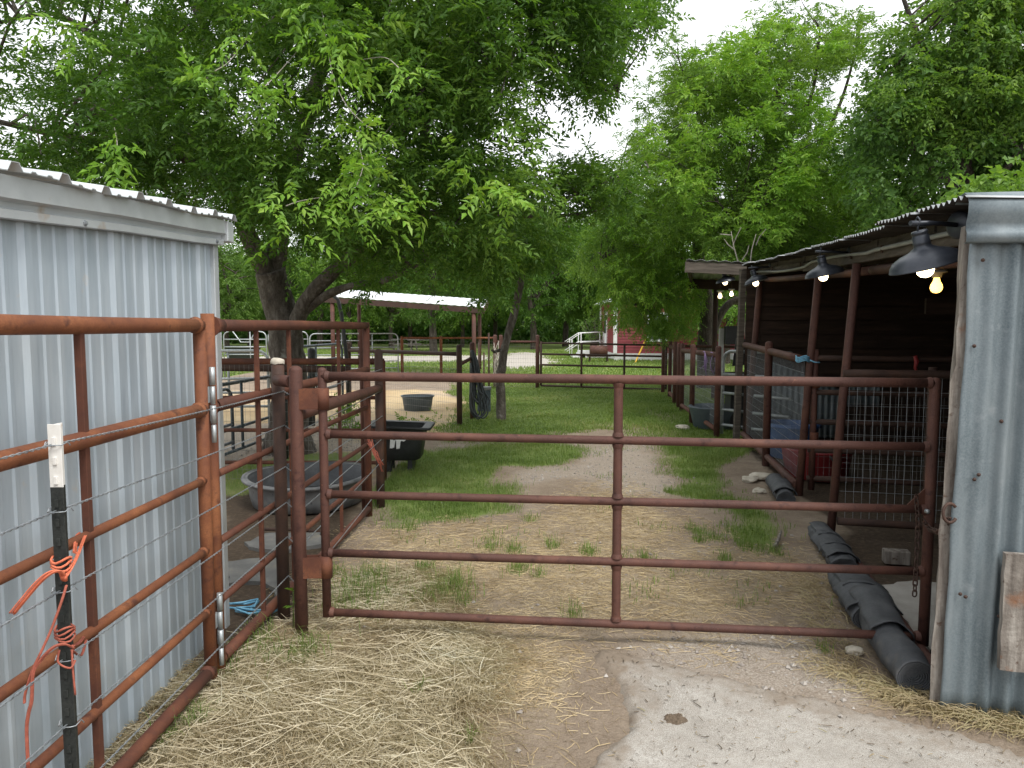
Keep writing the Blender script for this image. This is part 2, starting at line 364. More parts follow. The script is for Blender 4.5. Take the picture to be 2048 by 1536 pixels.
def masks(x, y):
    m = {}
    big = fbm(x * .35, y * .35, 5); fine = fbm(x * 2.2, y * 2.2, 9)
    m['straw'] = np.clip(soft(x, y, PZ['straw1'], .12, .22) * (.62 + .75 * fine), 0, 1)
    m['chaff'] = np.clip(np.maximum(soft(x, y, PZ['straw2'], .25, .3, 3) * (.25 + 1.0 * fine), .55 * m['straw']), 0, 1)
    g = soft(x, y, PZ['lawn'], .35, .45, 7)
    worn = fbm(x * .55 + 3, y * .30, 21)
    g = g * np.clip(1.25 - 1.6 * np.clip(worn - .52, 0, 1) * 2.2 * (y < 17), 0.15, 1)
    g = np.maximum(g, soft(x, y, PZ['strip_l'], .12, .30, 2) * np.clip(.25 + 1.5 * fine, 0, 1))
    g = np.maximum(g, soft(x, y, PZ['strip_r'], .12, .25, 4) * np.clip(.1 + 1.6 * fine, 0, 1))
    g = np.maximum(g, soft(x, y, GREEN_L, .12, .15, 6) * .9)
    g = np.maximum(g, ((x > 6.5) & (y > 9) & (y < 40)) * .9)
    g = np.maximum(g, ((x < -9) & (y > 3)) * .8)
    for px, py, r, _ in TUFTS:
        c = G(px, py); rr = r / FPX * c.y
        g = np.maximum(g, .55 * np.clip(1.2 - ((x - c.x) ** 2 + ((y - c.y) * .6) ** 2) / (rr * rr), 0, 1))
    pale = np.maximum(soft(x, y, PZ['pale1'], .5, .8, 1), soft(x, y, PZ['pale2'], .5, .6, 2))
    m['pale'] = pale; g = g * (1 - pale)
    m['grass'] = np.clip(g, 0, 1)
    m['gravel'] = np.clip(soft(x, y, PZ['gravel1'], .1, .15, 1) + soft(x, y, PZ['gravel2'], .15, .3, 5) * .55 + soft(x, y, PZ['gravel3'], .2, .3, 8) * .7, 0, 1) * (1 - .8 * m['grass'])
    m['sand'] = soft(x, y, PZ['sand'], .25, .25, 11) * (1 - m['grass'])
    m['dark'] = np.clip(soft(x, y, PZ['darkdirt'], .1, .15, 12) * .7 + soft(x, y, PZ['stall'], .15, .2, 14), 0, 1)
    return m
def gz(x, y):
    near = np.exp(-np.maximum(0, np.hypot(x, y) - 12) / 6)
    return ((fbm(x * 1.1, y * 1.1, 77) - .5) * .05 + (fbm(x * 6, y * 6, 78) - .5) * .014) * near - .004
def gzs(x, y): return float(gz(np.array([x]), np.array([y]))[0])

def make_ground():
    def axis(segs):
        out = []
        for a, b, n in segs: out += list(np.linspace(a, b, n, endpoint=False))
        return np.array(out + [segs[-1][1]])
    xs = axis([(-400, -60, 12), (-60, -12, 40), (-12, -4, 60), (-4, 4.5, 170), (4.5, 12, 50), (12, 60, 40), (60, 400, 12)])
    ys = axis([(-60, 0, 12), (0, 2, 14), (2, 8, 140), (8, 20, 130), (20, 60, 80), (60, 140, 24), (140, 600, 14)])
    X, Y = np.meshgrid(xs, ys); x = X.ravel(); y = Y.ravel(); z = gz(x, y)
    nx, ny = len(xs), len(ys)
    i, j = np.meshgrid(np.arange(nx - 1), np.arange(ny - 1)); b = (j * nx + i).ravel()
    quads = np.stack([b, b + 1, b + nx + 1, b + nx], 1)
    mt, nt, N, L, bs = newmat('ground_soil')
    a1 = N.new('ShaderNodeAttribute'); a1.attribute_name = 'zone_a'; a2 = N.new('ShaderNodeAttribute'); a2.attribute_name = 'zone_b'
    s1 = N.new('ShaderNodeSeparateColor'); s2 = N.new('ShaderNodeSeparateColor'); L.new(a1.outputs['Color'], s1.inputs[0]); L.new(a2.outputs['Color'], s2.inputs[0])
    n1 = noi(nt, 2.5, 8, .7, coord='World'); n2 = noi(nt, 28, 6, .75, coord='World'); n3 = noi(nt, 110, 4, .7, coord='World'); n4 = noi(nt, .4, 5, .6, coord='World')
    dirt = mix(nt, mrange(nt, n2, .35, .68, 0, .7), ramp(nt, [(.3, (.20, .152, .11)), (.5, (.29, .23, .172)), (.7, (.38, .315, .245))], n1), (.20, .155, .115))
    dirt = mix(nt, mrange(nt, n3, .5, .75, 0, .5), dirt, (.36, .31, .25))
    straw = ramp(nt, [(.3, (.25, .195, .13)), (.5, (.36, .29, .19)), (.7, (.50, .42, .28))], n3)
    sand = mix(nt, mrange(nt, n2, .4, .7, 0, .6), ramp(nt, [(.35, (.42, .29, .15)), (.5, (.56, .43, .25)), (.7, (.50, .40, .30))], n4), (.38, .29, .2))
    grav = mix(nt, mrange(nt, n3, .42, .6), ramp(nt, [(.3, (.22, .18, .145)), (.7, (.32, .27, .22))], n2), (.45, .40, .34))
    grass = mix(nt, mrange(nt, n3, .35, .7, 0, .6), ramp(nt, [(.32, (.14, .20, .055)), (.5, (.20, .27, .075)), (.68, (.30, .32, .13))], n4), (.11, .165, .045))
    grass = mix(nt, mrange(nt, n1, .50, .70, 0, .6), grass, (.32, .29, .15))
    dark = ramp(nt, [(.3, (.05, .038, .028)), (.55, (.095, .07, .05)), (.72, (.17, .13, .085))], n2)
    pale = ramp(nt, [(.3, (.33, .30, .26)), (.7, (.48, .45, .40))], n2)
    def edge(v, w=.5):
        q = mathn(nt, 'ADD', v, mathn(nt, 'MULTIPLY', mathn(nt, 'SUBTRACT', n2, .5), w))
        return mrange(nt, q, .25, .65)
    c = mix(nt, edge(s2.outputs[0]), dirt, sand)
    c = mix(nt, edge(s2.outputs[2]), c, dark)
    c = mix(nt, mathn(nt, 'MULTIPLY', edge(s1.outputs[2]), .9), c, grav)
    c = mix(nt, mathn(nt, 'MULTIPLY', edge(s1.outputs[0], .9), .75), c, straw)
    c = mix(nt, edge(s2.outputs[1]), c, pale)
    c = mix(nt, edge(s1.outputs[1], .8), c, grass)
    L.new(c, bs.inputs['Base Color']); bs.inputs['Roughness'].default_value = .95; bs.inputs['Specular IOR Level'].default_value = .15
    h = mathn(nt, 'ADD', n2, mathn(nt, 'MULTIPLY', n3, .6)); bump(nt, bs, h, .8, .02)
    o = np_mesh('ground', np.stack([x, y, z], 1), quads, mt, nside=4, smooth=True)
    m = masks(x, y)
    one = np.ones_like(x)
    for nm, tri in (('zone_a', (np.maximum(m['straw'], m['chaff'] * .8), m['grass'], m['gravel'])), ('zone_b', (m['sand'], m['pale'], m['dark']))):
        at = o.data.color_attributes.new(nm, 'FLOAT_COLOR', 'POINT')
        at.data.foreach_set('color', np.stack([tri[0], tri[1], tri[2], one], 1).astype(np.float32).ravel())
    tag(o, 'dirt yard floor with straw, gravel and grass running back to the lawn', 'ground', kind='structure')
make_ground()

# ------------------------------------------------------------------ loose cover: straw, chaff, grass, pebbles
def ribbons(name, pos, length, width, yaw, tilt, curl, mat, label, cat, nseg=2):
    n = len(pos)
    d = np.stack([np.cos(yaw) * np.cos(tilt), np.sin(yaw) * np.cos(tilt), np.sin(tilt)], 1)
    side = np.stack([-np.sin(yaw), np.cos(yaw), np.zeros(n)], 1)
    vs = []
    for k in range(nseg + 1):
        t = k / nseg
        c = pos + d * (length * t)[:, None] + side * (curl * length * t * t)[:, None]
        c[:, 2] -= (length * np.sin(np.abs(tilt)) * t * t * .8)
        w = width * (1 - .5 * t)
        vs += [c + side * w[:, None] / 2, c - side * w[:, None] / 2 + np.array([0, 0, .0015])]
    v = np.stack(vs, 1); nv = v.shape[1]
    base = (np.arange(n) * nv)[:, None, None]
    q = np.array([[2 * k, 2 * k + 1, 2 * k + 3, 2 * k + 2] for k in range(nseg)])[None]
    o = np_mesh(name, v.reshape(-1, 3), (base + q).reshape(-1, 4), mat, nside=4, smooth=False)
    return tag(o, label, cat, kind='stuff')
def scatter(n, x0, x1, y0, y1, key, power=1., thr=0.):
    x = RNG.uniform(x0, x1, n); y = RNG.uniform(y0, y1, n)
    m = masks(x, y)[key] if isinstance(key, str) else key(x, y)
    keep = RNG.random(n) < np.where(m > thr, m ** power, 0)
    return x[keep], y[keep]
SLAB = gpoly([(1178, 1303), (1225, 1302), (1290, 1318), (1390, 1348), (1470, 1372), (1560, 1392), (1640, 1402), (1720, 1425), (1800, 1447), (1900, 1472), (1985, 1500), (2060, 1535), (2300, 1640), (2200, 2200), (1200, 2200), (1160, 1700), (1215, 1570), (1180, 1536), (1245, 1490), (1262, 1450), (1240, 1410), (1245, 1385), (1210, 1345)])
def off_slab(x, y): return ~pip(x, y, SLAB)
def straw_layer():
    x, y = scatter(76000, -1.6, .6, 1.6, 4.6, lambda a, b: masks(a, b)['straw'] * np.clip(2.4 * fbm(a * 2.6, b * 2.6, 33) - .45, .12, 1), 1.15, .05)
    k = off_slab(x, y) | (RNG.random(len(x)) < .08); x = x[k]; y = y[k]
    n = len(x); L_ = RNG.gamma(4, .035, n).clip(.05, .36)
    pos = np.stack([x, y, gz(x, y) + RNG.uniform(.003, .03, n) * (.4 + masks(x, y)['straw'])], 1)
    yaw = RNG.normal(.9, 1.4, n)
    ribbons('straw', pos, L_, RNG.gamma(5, .00042, n).clip(.001, .0048), yaw, RNG.normal(.02, .10, n), RNG.normal(0, .22, n), M['straw'],
            'pale straw scattered thick on the dirt beside the orange pipe fence', 'straw', 3)
    x, y = scatter(110000, -1.6, 2.6, 2.2, 8.8, 'chaff', 1.1, .05)
    k = off_slab(x, y) | (RNG.random(len(x)) < .05); x = x[k]; y = y[k]
    # chaff lies along the slab edge and against the corrugated wall too
    n = len(x)
    pos = np.stack([x, y, gz(x, y) + RNG.uniform(.001, .008, n)], 1)
    ribbons('straw_chaff', pos, RNG.gamma(3, .018, n).clip(.015, .16), RNG.uniform(.0014, .0034, n), RNG.uniform(0, 6.28, n), RNG.normal(.02, .06, n), RNG.normal(0, .2, n),
            M['chaff'], 'fine chopped straw strewn over the dirt past the gate', 'straw', 2)
    # dry thatch along the roll, the corrugated wall foot and the shed wall foot
    P = []
    def along(a, b, n, sp):
        t = RNG.random(n)
        P.append(np.stack([lerp(a[0], b[0], t) + RNG.normal(0, sp, n), lerp(a[1], b[1], t) + RNG.normal(0, sp, n)], 1))
    along((1.62, 3.05), (2.15, 2.72), 1500, .05); along((1.55, 3.2), (1.85, 4.4), 500, .06); along((1.45, 3.35), (1.75, 2.95), 500, .07); along((-1.46, 2.2), (-1.46, 3.3), 1300, .05)
    p = np.concatenate(P); n = len(p)
    pos = np.stack([p[:, 0], p[:, 1], gz(p[:, 0], p[:, 1]) + .004], 1)
    ribbons('dry_thatch', pos, RNG.uniform(.05, .17, n), RNG.uniform(.0015, .0035, n), RNG.uniform(0, 6.28, n), RNG.uniform(.05, 1.1, n), RNG.normal(0, .3, n), M['dry_grass'],
            'dry grass thatch along the foot of the sheds', 'dry grass', 3)
def blades(name, x, y, h, w, mat, label):
    n = len(x); yaw = RNG.uniform(0, 6.28, n); lean = RNG.uniform(.1, 1.25, n)
    b = np.stack([x, y, gz(x, y) - .003], 1)
    s = np.stack([-np.sin(yaw), np.cos(yaw), np.zeros(n)], 1) * w[:, None] / 2
    d = np.stack([np.cos(yaw), np.sin(yaw), np.zeros(n)], 1)
    mid = b + d * (h * lean * .3)[:, None]; mid[:, 2] += h * .62
    tip = b + d * (h * lean)[:, None]; tip[:, 2] += h * (1.05 - .35 * lean)
    v = np.stack([b - s, b + s, mid + s * .8, mid - s * .8, tip], 1)
    base = (np.arange(n) * 5)[:, None]
    q = np.concatenate([base + np.array([[0, 1, 2]]), base + np.array([[0, 2, 3]]), base + np.array([[3, 2, 4]])], 1).reshape(-1, 3)
    return tag(np_mesh(name, v.reshape(-1, 3), q, mat), label, 'grass', kind='stuff')
def grass_layer():
    xs, ys, hs = [], [], []
    for px, py, r, d in TUFTS:
        c = G(px, py); rr = r / FPX * c.y; n = int(130 * d * max(1, (rr / .06)) * random.uniform(.5, 1.3))
        xs.append(RNG.normal(c.x, rr * .62, n)); ys.append(RNG.normal(c.y, rr * .95, n)); hs.append(RNG.gamma(4, .17, n).clip(.15, 1.2) * .12 * (.5 + .5 * d))
    x = np.concatenate(xs); y = np.concatenate(ys); h = np.concatenate(hs)
    k = off_slab(x, y); x, y, h = x[k], y[k], h[k]
    blades('grass_tufts', x, y, h, RNG.uniform(.0018, .0042, len(x)), M['grass'], 'scattered green grass tufts growing up through the straw and dirt')
    x, y = scatter(190000, -1.3, 3.2, 4.6, 10.5, lambda a, b: masks(a, b)['grass'] * np.clip(2.6 * fbm(a * 4, b * 4, 91) - .5, .05, 1), 1.0, .05)
    x3 = RNG.uniform(-1, 2.3, 9000); y3 = RNG.uniform(4.0, 10, 9000); k3 = fbm(x3 * 2.6, y3 * 2.6, 61) > .62; x = np.concatenate([x, x3[k3]]); y = np.concatenate([y, y3[k3]])
    x2, y2 = scatter(9000, -3.6, -1.2, 6.1, 8.2, 'grass', 1, .12)
    x = np.concatenate([x, x2]); y = np.concatenate([y, y2])
    blades('grass_strips', x, y, RNG.uniform(.02, .10, len(x)) * (.35 + .9 * fbm(x * 3, y * 3, 41)), RNG.uniform(.0022, .0055, len(x)), M['grass'], 'rough grass strips edging the dirt lane')
    x, y = scatter(230000, -2.2, 5.2, 10, 19.5, 'grass', 1.0, .1)
    blades('lawn_grass', x, y, RNG.uniform(.03, .085, len(x)) * (.5 + fbm(x * 2, y * 2, 41)), RNG.uniform(.006, .013, len(x)), M['grass'], 'short green lawn grass running to the back gate')
    x, y = scatter(150000, -22, 14, 19.5, 48, 'grass', 1.0, .1)
    blades('meadow_grass', x, y, RNG.uniform(.05, .13, len(x)), RNG.uniform(.02, .04, len(x)), M['grass'], 'bright mown grass beyond the back gate and pens')
def pebbles():
    x, y = scatter(26000, -3.6, 2.6, 2.6, 11.5, 'gravel', 1.0, .2)
    x2 = RNG.uniform(-.8, 2.3, 400); y2 = RNG.uniform(2.5, 8, 400)
    x = np.concatenate([x, x2]); y = np.concatenate([y, y2])
    k = off_slab(x, y) | (RNG.random(len(x)) < .12); x, y = x[k], y[k]
    n = len(x); r = RNG.gamma(3, .0028, n).clip(.003, .017)
    o8 = np.array([[1, 0, 0], [0, 1, 0], [-1, 0, 0], [0, -1, 0], [0, 0, .7], [0, 0, -.5]], float)
    v = o8[None] * r[:, None, None] * RNG.uniform(.55, 1.3, (n, 6, 1))
    a = RNG.uniform(0, 6.28, n); ca, sa = np.cos(a)[:, None], np.sin(a)[:, None]
    vx = v[:, :, 0] * ca - v[:, :, 1] * sa; vy = v[:, :, 0] * sa + v[:, :, 1] * ca
    zz = np.where(off_slab(x, y), gz(x, y), .016)
    v = np.stack([vx + x[:, None], vy + y[:, None], v[:, :, 2] + (zz + r * .25)[:, None]], 2)
    t = np.array([[0, 1, 4], [1, 2, 4], [2, 3, 4], [3, 0, 4], [1, 0, 5], [2, 1, 5], [3, 2, 5], [0, 3, 5]])
    tr = ((np.arange(n) * 6)[:, None, None] + t[None]).reshape(-1, 3)
    tag(np_mesh('gravel', v.reshape(-1, 3), tr, M['pebble']), 'loose grey limestone gravel on the lane and along the slab edge', 'gravel', kind='stuff')
straw_layer(); grass_layer(); pebbles()

def concrete(name, poly, top, label, sub=.06, jit=.012):
    mt, nt, N, L, b = newmat(name)
    n1 = noi(nt, 3, 7, .65, coord='World'); n2 = noi(nt, 60, 5, .75, coord='World'); n3 = noi(nt, 230, 3, .7, coord='World')
    c = ramp(nt, [(.3, (.27, .25, .22)), (.5, (.37, .35, .32)), (.7, (.45, .43, .40))], n1)
    c = mix(nt, mrange(nt, n2, .5, .72, 0, .55), c, (.33, .30, .265)); c = mix(nt, mrange(nt, n3, .62, .72, 0, .8), c, (.16, .14, .125))
    L.new(c, b.inputs['Base Color']); b.inputs['Roughness'].default_value = .9; b.inputs['Specular IOR Level'].default_value = .2
    bump(nt, b, mathn(nt, 'ADD', n2, n3), .35, .006)
    pts = []
    rnd = random.Random(3)
    for i in range(len(poly)):
        a, q = Vector(poly[i]), Vector(poly[(i + 1) % len(poly)]); k = max(1, min(40, int((q - a).length / sub)))
        for j in range(k):
            p = a.lerp(q, j / k); pts.append((p.x + rnd.uniform(-jit, jit), p.y + rnd.uniform(-jit, jit)))
    bm = bmesh.new(); vs = [bm.verts.new((x, y, top)) for x, y in pts]; f = bm.faces.new(vs)
    if f.normal.z < 0: f.normal_flip()
    e = bmesh.ops.extrude_face_region(bm, geom=[f]); 
    for v in [g for g in e['geom'] if isinstance(g, bmesh.types.BMVert)]: pass
    nv = [g for g in e['geom'] if isinstance(g, bmesh.types.BMVert)]
    for v in nv: v.co.z = top
    for v in vs: v.co.z = -.08
    bmesh.ops.recalc_face_normals(bm, faces=bm.faces)
    bmesh.ops.triangulate(bm, faces=[f for f in bm.faces if len(f.verts) > 4])
    me = bpy.data.meshes.new(name); bm.to_mesh(me); bm.free(); me.materials.append(mt)
    o = bpy.data.objects.new(name, me); COL.objects.link(o); ORG[o.name] = Vector()
    return tag(o, label, 'concrete slab', kind='structure')
def slab_sheet():
    st = .022; xs = np.arange(.15, 3.3, st); ys = np.arange(1.1, 3.65, st); X, Y = np.meshgrid(xs, ys); x = X.ravel(); y = Y.ravel()
    e = soft(x, y, SLAB, .045, .05); e = e + (fbm(x * 9, y * 9, 3) - .5) * .5 * (e > .02) * (e < .98)
    k = np.clip((e - .12) / .5, 0, 1); k = k * k * (3 - 2 * k)
    z = -.035 + k * .050 + (fbm(x * 2.2, y * 2.2, 8) - .5) * .006 + (fbm(x * 25, y * 25, 9) - .5) * .0016
    nx = len(xs); i, j = np.meshgrid(np.arange(nx - 1), np.arange(len(ys) - 1)); b = (j * nx + i).ravel(); q = np.stack([b, b + 1, b + nx + 1, b + nx], 1)
    q = q[(e[q] > .02).any(axis=1)]
    mt, nt, N, L, bs = newmat('concrete_slab')
    n1 = noi(nt, 2.2, 8, .7, coord='World'); n2 = noi(nt, 38, 6, .8, coord='World'); n3 = noi(nt, 210, 3, .7, coord='World'); n4 = noi(nt, 9, 6, .7, coord='World')
    c = ramp(nt, [(.32, (.30, .275, .24)), (.5, (.42, .395, .355)), (.66, (.50, .475, .435))], n1)
    n5 = noi(nt, 420, 2, .6, coord='World'); c = mix(nt, mrange(nt, n4, .50, .66, 0, .55), c, (.30, .26, .215)); c = mix(nt, mrange(nt, n2, .46, .60, 0, .65), c, (.30, .275, .24)); c = mix(nt, mrange(nt, n3, .55, .62, 0, .8), c, (.17, .15, .125)); c = mix(nt, mrange(nt, n5, .57, .63, 0, .8), c, (.60, .57, .52)); c = mix(nt, mrange(nt, n5, .43, .37, 0, .8), c, (.12, .105, .09))
    at = N.new('ShaderNodeAttribute'); at.attribute_name = 'wear'
    f = mathn(nt, 'ADD', at.outputs['Fac'], mathn(nt, 'MULTIPLY', mathn(nt, 'SUBTRACT', n4, .5), 1.1))
    c = mix(nt, mrange(nt, f, .35, .85), (.235, .19, .145), c)
    L.new(c, bs.inputs['Base Color']); bs.inputs['Roughness'].default_value = .95; bs.inputs['Specular IOR Level'].default_value = .15
    bump(nt, bs, mathn(nt, 'ADD', mathn(nt, 'ADD', n2, n3), n4), .6, .008)
    o = np_mesh('concrete_slab', np.stack([x, y, z], 1), q, mt, nside=4, smooth=True)
    w_ = soft(x, y, SLAB, .16, .1)
    a = o.data.attributes.new('wear', 'FLOAT', 'POINT')
    if len(a.data) == len(w_): a.data.foreach_set('value', w_.astype(np.float32))
    tag(o, 'pale rough concrete slab in front of the gate', 'concrete slab', kind='structure')
slab_sheet()
def litter():
    n = 1700; x = RNG.uniform(.3, 2.6, n); y = RNG.uniform(2.0, 3.5, n); k = ~off_slab(x, y); x, y = x[k], y[k]; n = len(x)
    pos = np.stack([x, y, np.full(n, .021)], 1)
    ribbons('slab_litter', pos, RNG.gamma(2.2, .006, n).clip(.004, .05), RNG.uniform(.002, .006, n), RNG.uniform(0, 6.28, n), RNG.normal(.02, .05, n), RNG.normal(0, .3, n), M['litter'], 'tiny dark leaf bits and chaff scattered over the concrete slab', 'litter', 2)
litter()
concrete('stall_slab', [tuple(p)[:2] for p in (G(1752, 1178), G(1830, 1165), G(1950, 1180), G(2200, 1250), G(2100, 1420), G(1893, 1345))], .018, 'small concrete pad just inside the goat shed opening')

# ------------------------------------------------------------------ sky, sun, camera
w = bpy.data.worlds.new('World'); scene.world = w; w.use_nodes = True
wn, wl = w.node_tree.nodes, w.node_tree.links
sky = wn.new('ShaderNodeTexSky'); sky.sky_type = 'NISHITA'; sky.sun_disc = False
SUN_EL, SUN_AZ = 56, 150     # azimuth clockwise from +Y: high, behind the camera and to its right
sky.sun_elevation = R(SUN_EL); sky.sun_rotation = R(SUN_AZ); sky.air_density = 1.0; sky.dust_density = 4.0; sky.ozone_density = 1.0
hs = wn.new('ShaderNodeHueSaturation'); hs.inputs['Saturation'].default_value = .22; hs.inputs['Value'].default_value = 1.15
wl.new(sky.outputs[0], hs.inputs['Color'])
bg = wn['Background']; bg.inputs[1].default_value = .12
mx = wn.new('ShaderNodeMix'); mx.data_type = 'RGBA'; mx.inputs[0].default_value = .72      # a veil of white cloud over the blue
mx.inputs[7].default_value = (8.0, 8.15, 8.35, 1); wl.new(hs.outputs[0], mx.inputs[6]); wl.new(mx.outputs[2], bg.inputs[0])
sd = bpy.data.lights.new('sun', 'SUN'); sd.energy = 1.4; sd.angle = R(18); sd.color = (1, .96, .9)
so = bpy.data.objects.new('sun', sd); COL.objects.link(so)
az = R(SUN_AZ); el = R(SUN_EL)
dirv = Vector((math.sin(az) * math.cos(el), math.cos(az) * math.cos(el), math.sin(el)))
so.rotation_euler = dirv.to_track_quat('Z', 'Y').to_euler(); so.location = dirv * 40
cd = bpy.data.cameras.new('camera'); cam = bpy.data.objects.new('camera', cd); COL.objects.link(cam)
cam.location = (0, 0, EYE); cam.rotation_euler = (R(90) - PITCH, 0, 0)
cd.sensor_width = 36; cd.lens = 36 * FPX / 2048; cd.clip_end = 2000; cd.clip_start = .05
scene.camera = cam
scene.view_settings.view_transform = 'Standard'; scene.view_settings.look = 'None'
scene.view_settings.exposure = .88; scene.view_settings.gamma = 1
# ================================================================== LEFT SIDE: metal shed and orange pipe fencing
def ribbed(y0, y1, step=.0, pitch=.243, major=.03, minor=.012):
    """profile (s, h) of a ribbed panel along one axis"""
    out = []; k0 = math.floor(y0 / pitch); k1 = math.ceil(y1 / pitch)
    for k in range(k0, k1 + 1):
        c = k * pitch
        for ds, h in ((-.034, 0), (-.016, major), (.016, major), (.034, 0), (.066, 0), (.074, minor), (.090, minor), (.098, 0), (.143, 0), (.151, minor), (.167, minor), (.175, 0)):
            s = c + ds
            if y0 <= s <= y1: out.append((s, h))
    if out[0][0] > y0: out.insert(0, (y0, 0))
    if out[-1][0] < y1: out.append((y1, 0))
    return out
def left_shed():
    t = thing('metal_shed', 'pale ribbed metal shed standing behind the orange pipe fence', 'shed', (-2.8, 2.2, 0))
    eave = lambda y: 2.035 + .060 * (y - 2.2)
    WX, Y0, Y1 = -1.535, .2, 3.75
    m = MB(); pr = ribbed(Y0, Y1, pitch=.256, major=.013, minor=.005)
    zs = [.0, .5, 1.0, 1.5]
    m.grid([[V(WX + h , y, z if z < 1.9 else eave(y) - .06) for y, h in pr] for z in zs + [2.0]], sm=False)
    m.build('wall', M['shed_metal'], t)
    m = MB(); pr = ribbed(-4.6, WX - .02, pitch=.256, major=.013, minor=.005)
    m.grid([[V(x, Y1 + h, z + (max(0, -1.5 - x) * .27 if z > 1 else 0)) for x, h in pr] for z in (0, 2.05)], sm=False)
    m.build('wall', M['shed_metal'], t)
    m = MB(); m.box((WX - .004, Y1 - .004, 1.0), (.05, .055, 2.04)); m.build('corner_trim', M['trim_metal'], t, bevel=.004)
    # eave trim: a folded strip of three bands
    m = MB(); prof = [(.062, .010), (.064, -.055), (.036, -.064), (.034, -.084), (.050, -.088), (.050, -.112), (.03, -.114)]
    ys = np.linspace(Y0, Y1 + .03, 12)
    m.grid([[V(WX + dx, y, eave(y) + dz + .003 * math.sin(y * 5)) for y in ys] for dx, dz in prof], sm=False)
    tr = m.build('eave_trim', M['trim_metal'], t, solid=.003)
    for y in (2.55, 3.68):
        m = MB(); m.lathe((WX + .050, y, eave(y) - .100), [(.011, 0), (.011, .004), (.006, .005), (.006, .010), (0, .011)], 6, ax=(1, 0, 0), sm=False)
        m.build('screw', M['wire'], tr)
    # roof rising away to the left, ribs running up the slope
    m = MB(); pr = ribbed(Y0 - .1, Y1 + .10, pitch=.238, major=.026, minor=.006)
    ex, sl = WX + .095, .13
    rows = []
    for off in (0, .5, 3.4): rows.append([V(ex - off, y, eave(y) + .014 + h + off * sl + (.006 * math.sin(y * 9) if off == 0 else 0)) for y, h in pr])
    m.grid(rows, sm=False); m.build('roof', M['trim_metal'], t, solid=.003)
    m = MB(); m.box((-1.510, 3.81, eave(3.8) - .045), (.10, .08, .105)); m.build('rake_trim', M['trim_metal'], t, bevel=.006)
left_shed()

ZR = [1.603, 1.237, .925, .612, .335, .062]; RR = [.029, .028, .0175, .0175, .0175, .027]
PX = lambda y: -1.375 + .018 * (y - 2)
def rail(m, p, q, r, jitter=.0, n=14):
    k = 8; pts = [Vector(p).lerp(Vector(q), i / (k - 1)) for i in range(k)]
    for i in range(1, k - 1): pts[i] += V(random.uniform(-1, 1), random.uniform(-1, 1), random.uniform(-1, 1)) * jitter
    m.tube(pts, r, n)
def weld(m, p, d, r):
    m.tube([Vector(p), Vector(p) + Vector(d).normalized() * .012, Vector(p) + Vector(d).normalized() * .022], [r * 1.28, r * 1.18, r], 12, caps=False)
def panel_one():
    t = thing('pipe_fence', 'orange rusted pipe fence panel nearest the camera with six long rails', 'fence panel', (-1.37, 2.0, 0), 'rusted pipe fence panels')
    ye = 3.13; y0 = .3
    for i, (z, r) in enumerate(zip(ZR, RR)):
        m = MB(); rail(m, (PX(y0), y0, z), (PX(ye) + .004, ye + .005, z), r, .0015)
        weld(m, (PX(ye), ye - .026, z), (0, -1, 0), r); m.build('top_rail' if i == 0 else 'bottom_rail' if i == 5 else 'rail', M['rust_orange'] if i < 5 else M['rust_red'], t)
    m = MB(); m.tube([(PX(ye), ye + .012, -.1), (PX(ye), ye + .012, .8), (PX(ye), ye + .012, 1.625)], .027, 16); m.build('end_post', M['rust_orange'], t)
    for y in (2.29, 1.2):
        m = MB(); m.box((PX(y) + .002, y, .80), (.024, .024, 1.6)); m.build('upright', M['rust_red'], t, bevel=.002)
    # weld-on barrel hinges between this panel and the next one
    for z0 in (1.42, .40):
        m = MB(); x, y = PX(ye) + .036, ye + .046
        for k in range(4): m.tube([(x, y, z0 - k * .085), (x, y, z0 - k * .085 - .079)], .0105 if k % 2 else .0125, 10)
        m.box((x - .014, y - .02, z0 - .12), (.008, .03, .07)); m.box((x - .014, y + .02, z0 - .205), (.008, .03, .07))
        m.build('hinge', M['galv'], t)
def panel_two():
    t = thing('pipe_fence', 'red brown rusted pipe panel between the shed corner and the oval tank', 'fence panel', (-1.29, 4.6, 0), 'rusted pipe fence panels')
    a = V(-1.352, 3.225); b = V(-1.212, 6.02)
    d = (b - a).normalized()
    for i, (z, r) in enumerate(zip(ZR, RR)):
        m = MB(); zz = V(0, 0, z)
        rail(m, a + zz, b + zz, r, .0015)
        weld(m, a + zz + d * .026, d, r)
        m.build('top_rail' if i == 0 else 'bottom_rail' if i == 5 else 'rail', M['rust_red'], t)
    m = MB(); m.tube([a + V(0, 0, -.1), a + V(0, 0, .8), a + V(0, 0, 1.655)], .029, 16); m.build('end_post', M['rust_orange'], t)
    m = MB(); m.tube([b + V(0, 0, -.1), b + V(0, 0, .8), b + V(0, 0, 1.63)], .030, 14); m.build('end_post', M['rust_red'], t)
    m = MB(); q = b + V(-.052, .10); m.tube([q + V(0, 0, -.1), q + V(0, 0, 1.60)], .028, 14); m.build('latch_post', M['rust_red'], t)
    # saddle where the top rail is flared into the first post
    m = MB(); m.tube([a + V(0, 0, 1.60) + d * .01, a + V(0, 0, 1.602) + d * .06, a + V(0, 0, 1.603) + d * .13], [.052, .040, .029], 14); m.build('saddle', M['rust_red'], t)
    for px in (513, 578, 677):
        u = (px - 1024) / FPX; s = (a.x - u * a.y) / (u * d.y - d.x); p = a + d * s
        m = MB(); m.box(p + V(0, 0, .82), (.022, .022, 1.56), d, V(-d.y, d.x)); m.build('upright', M['rust_red'], t, bevel=.002)
panel_one(); panel_two()

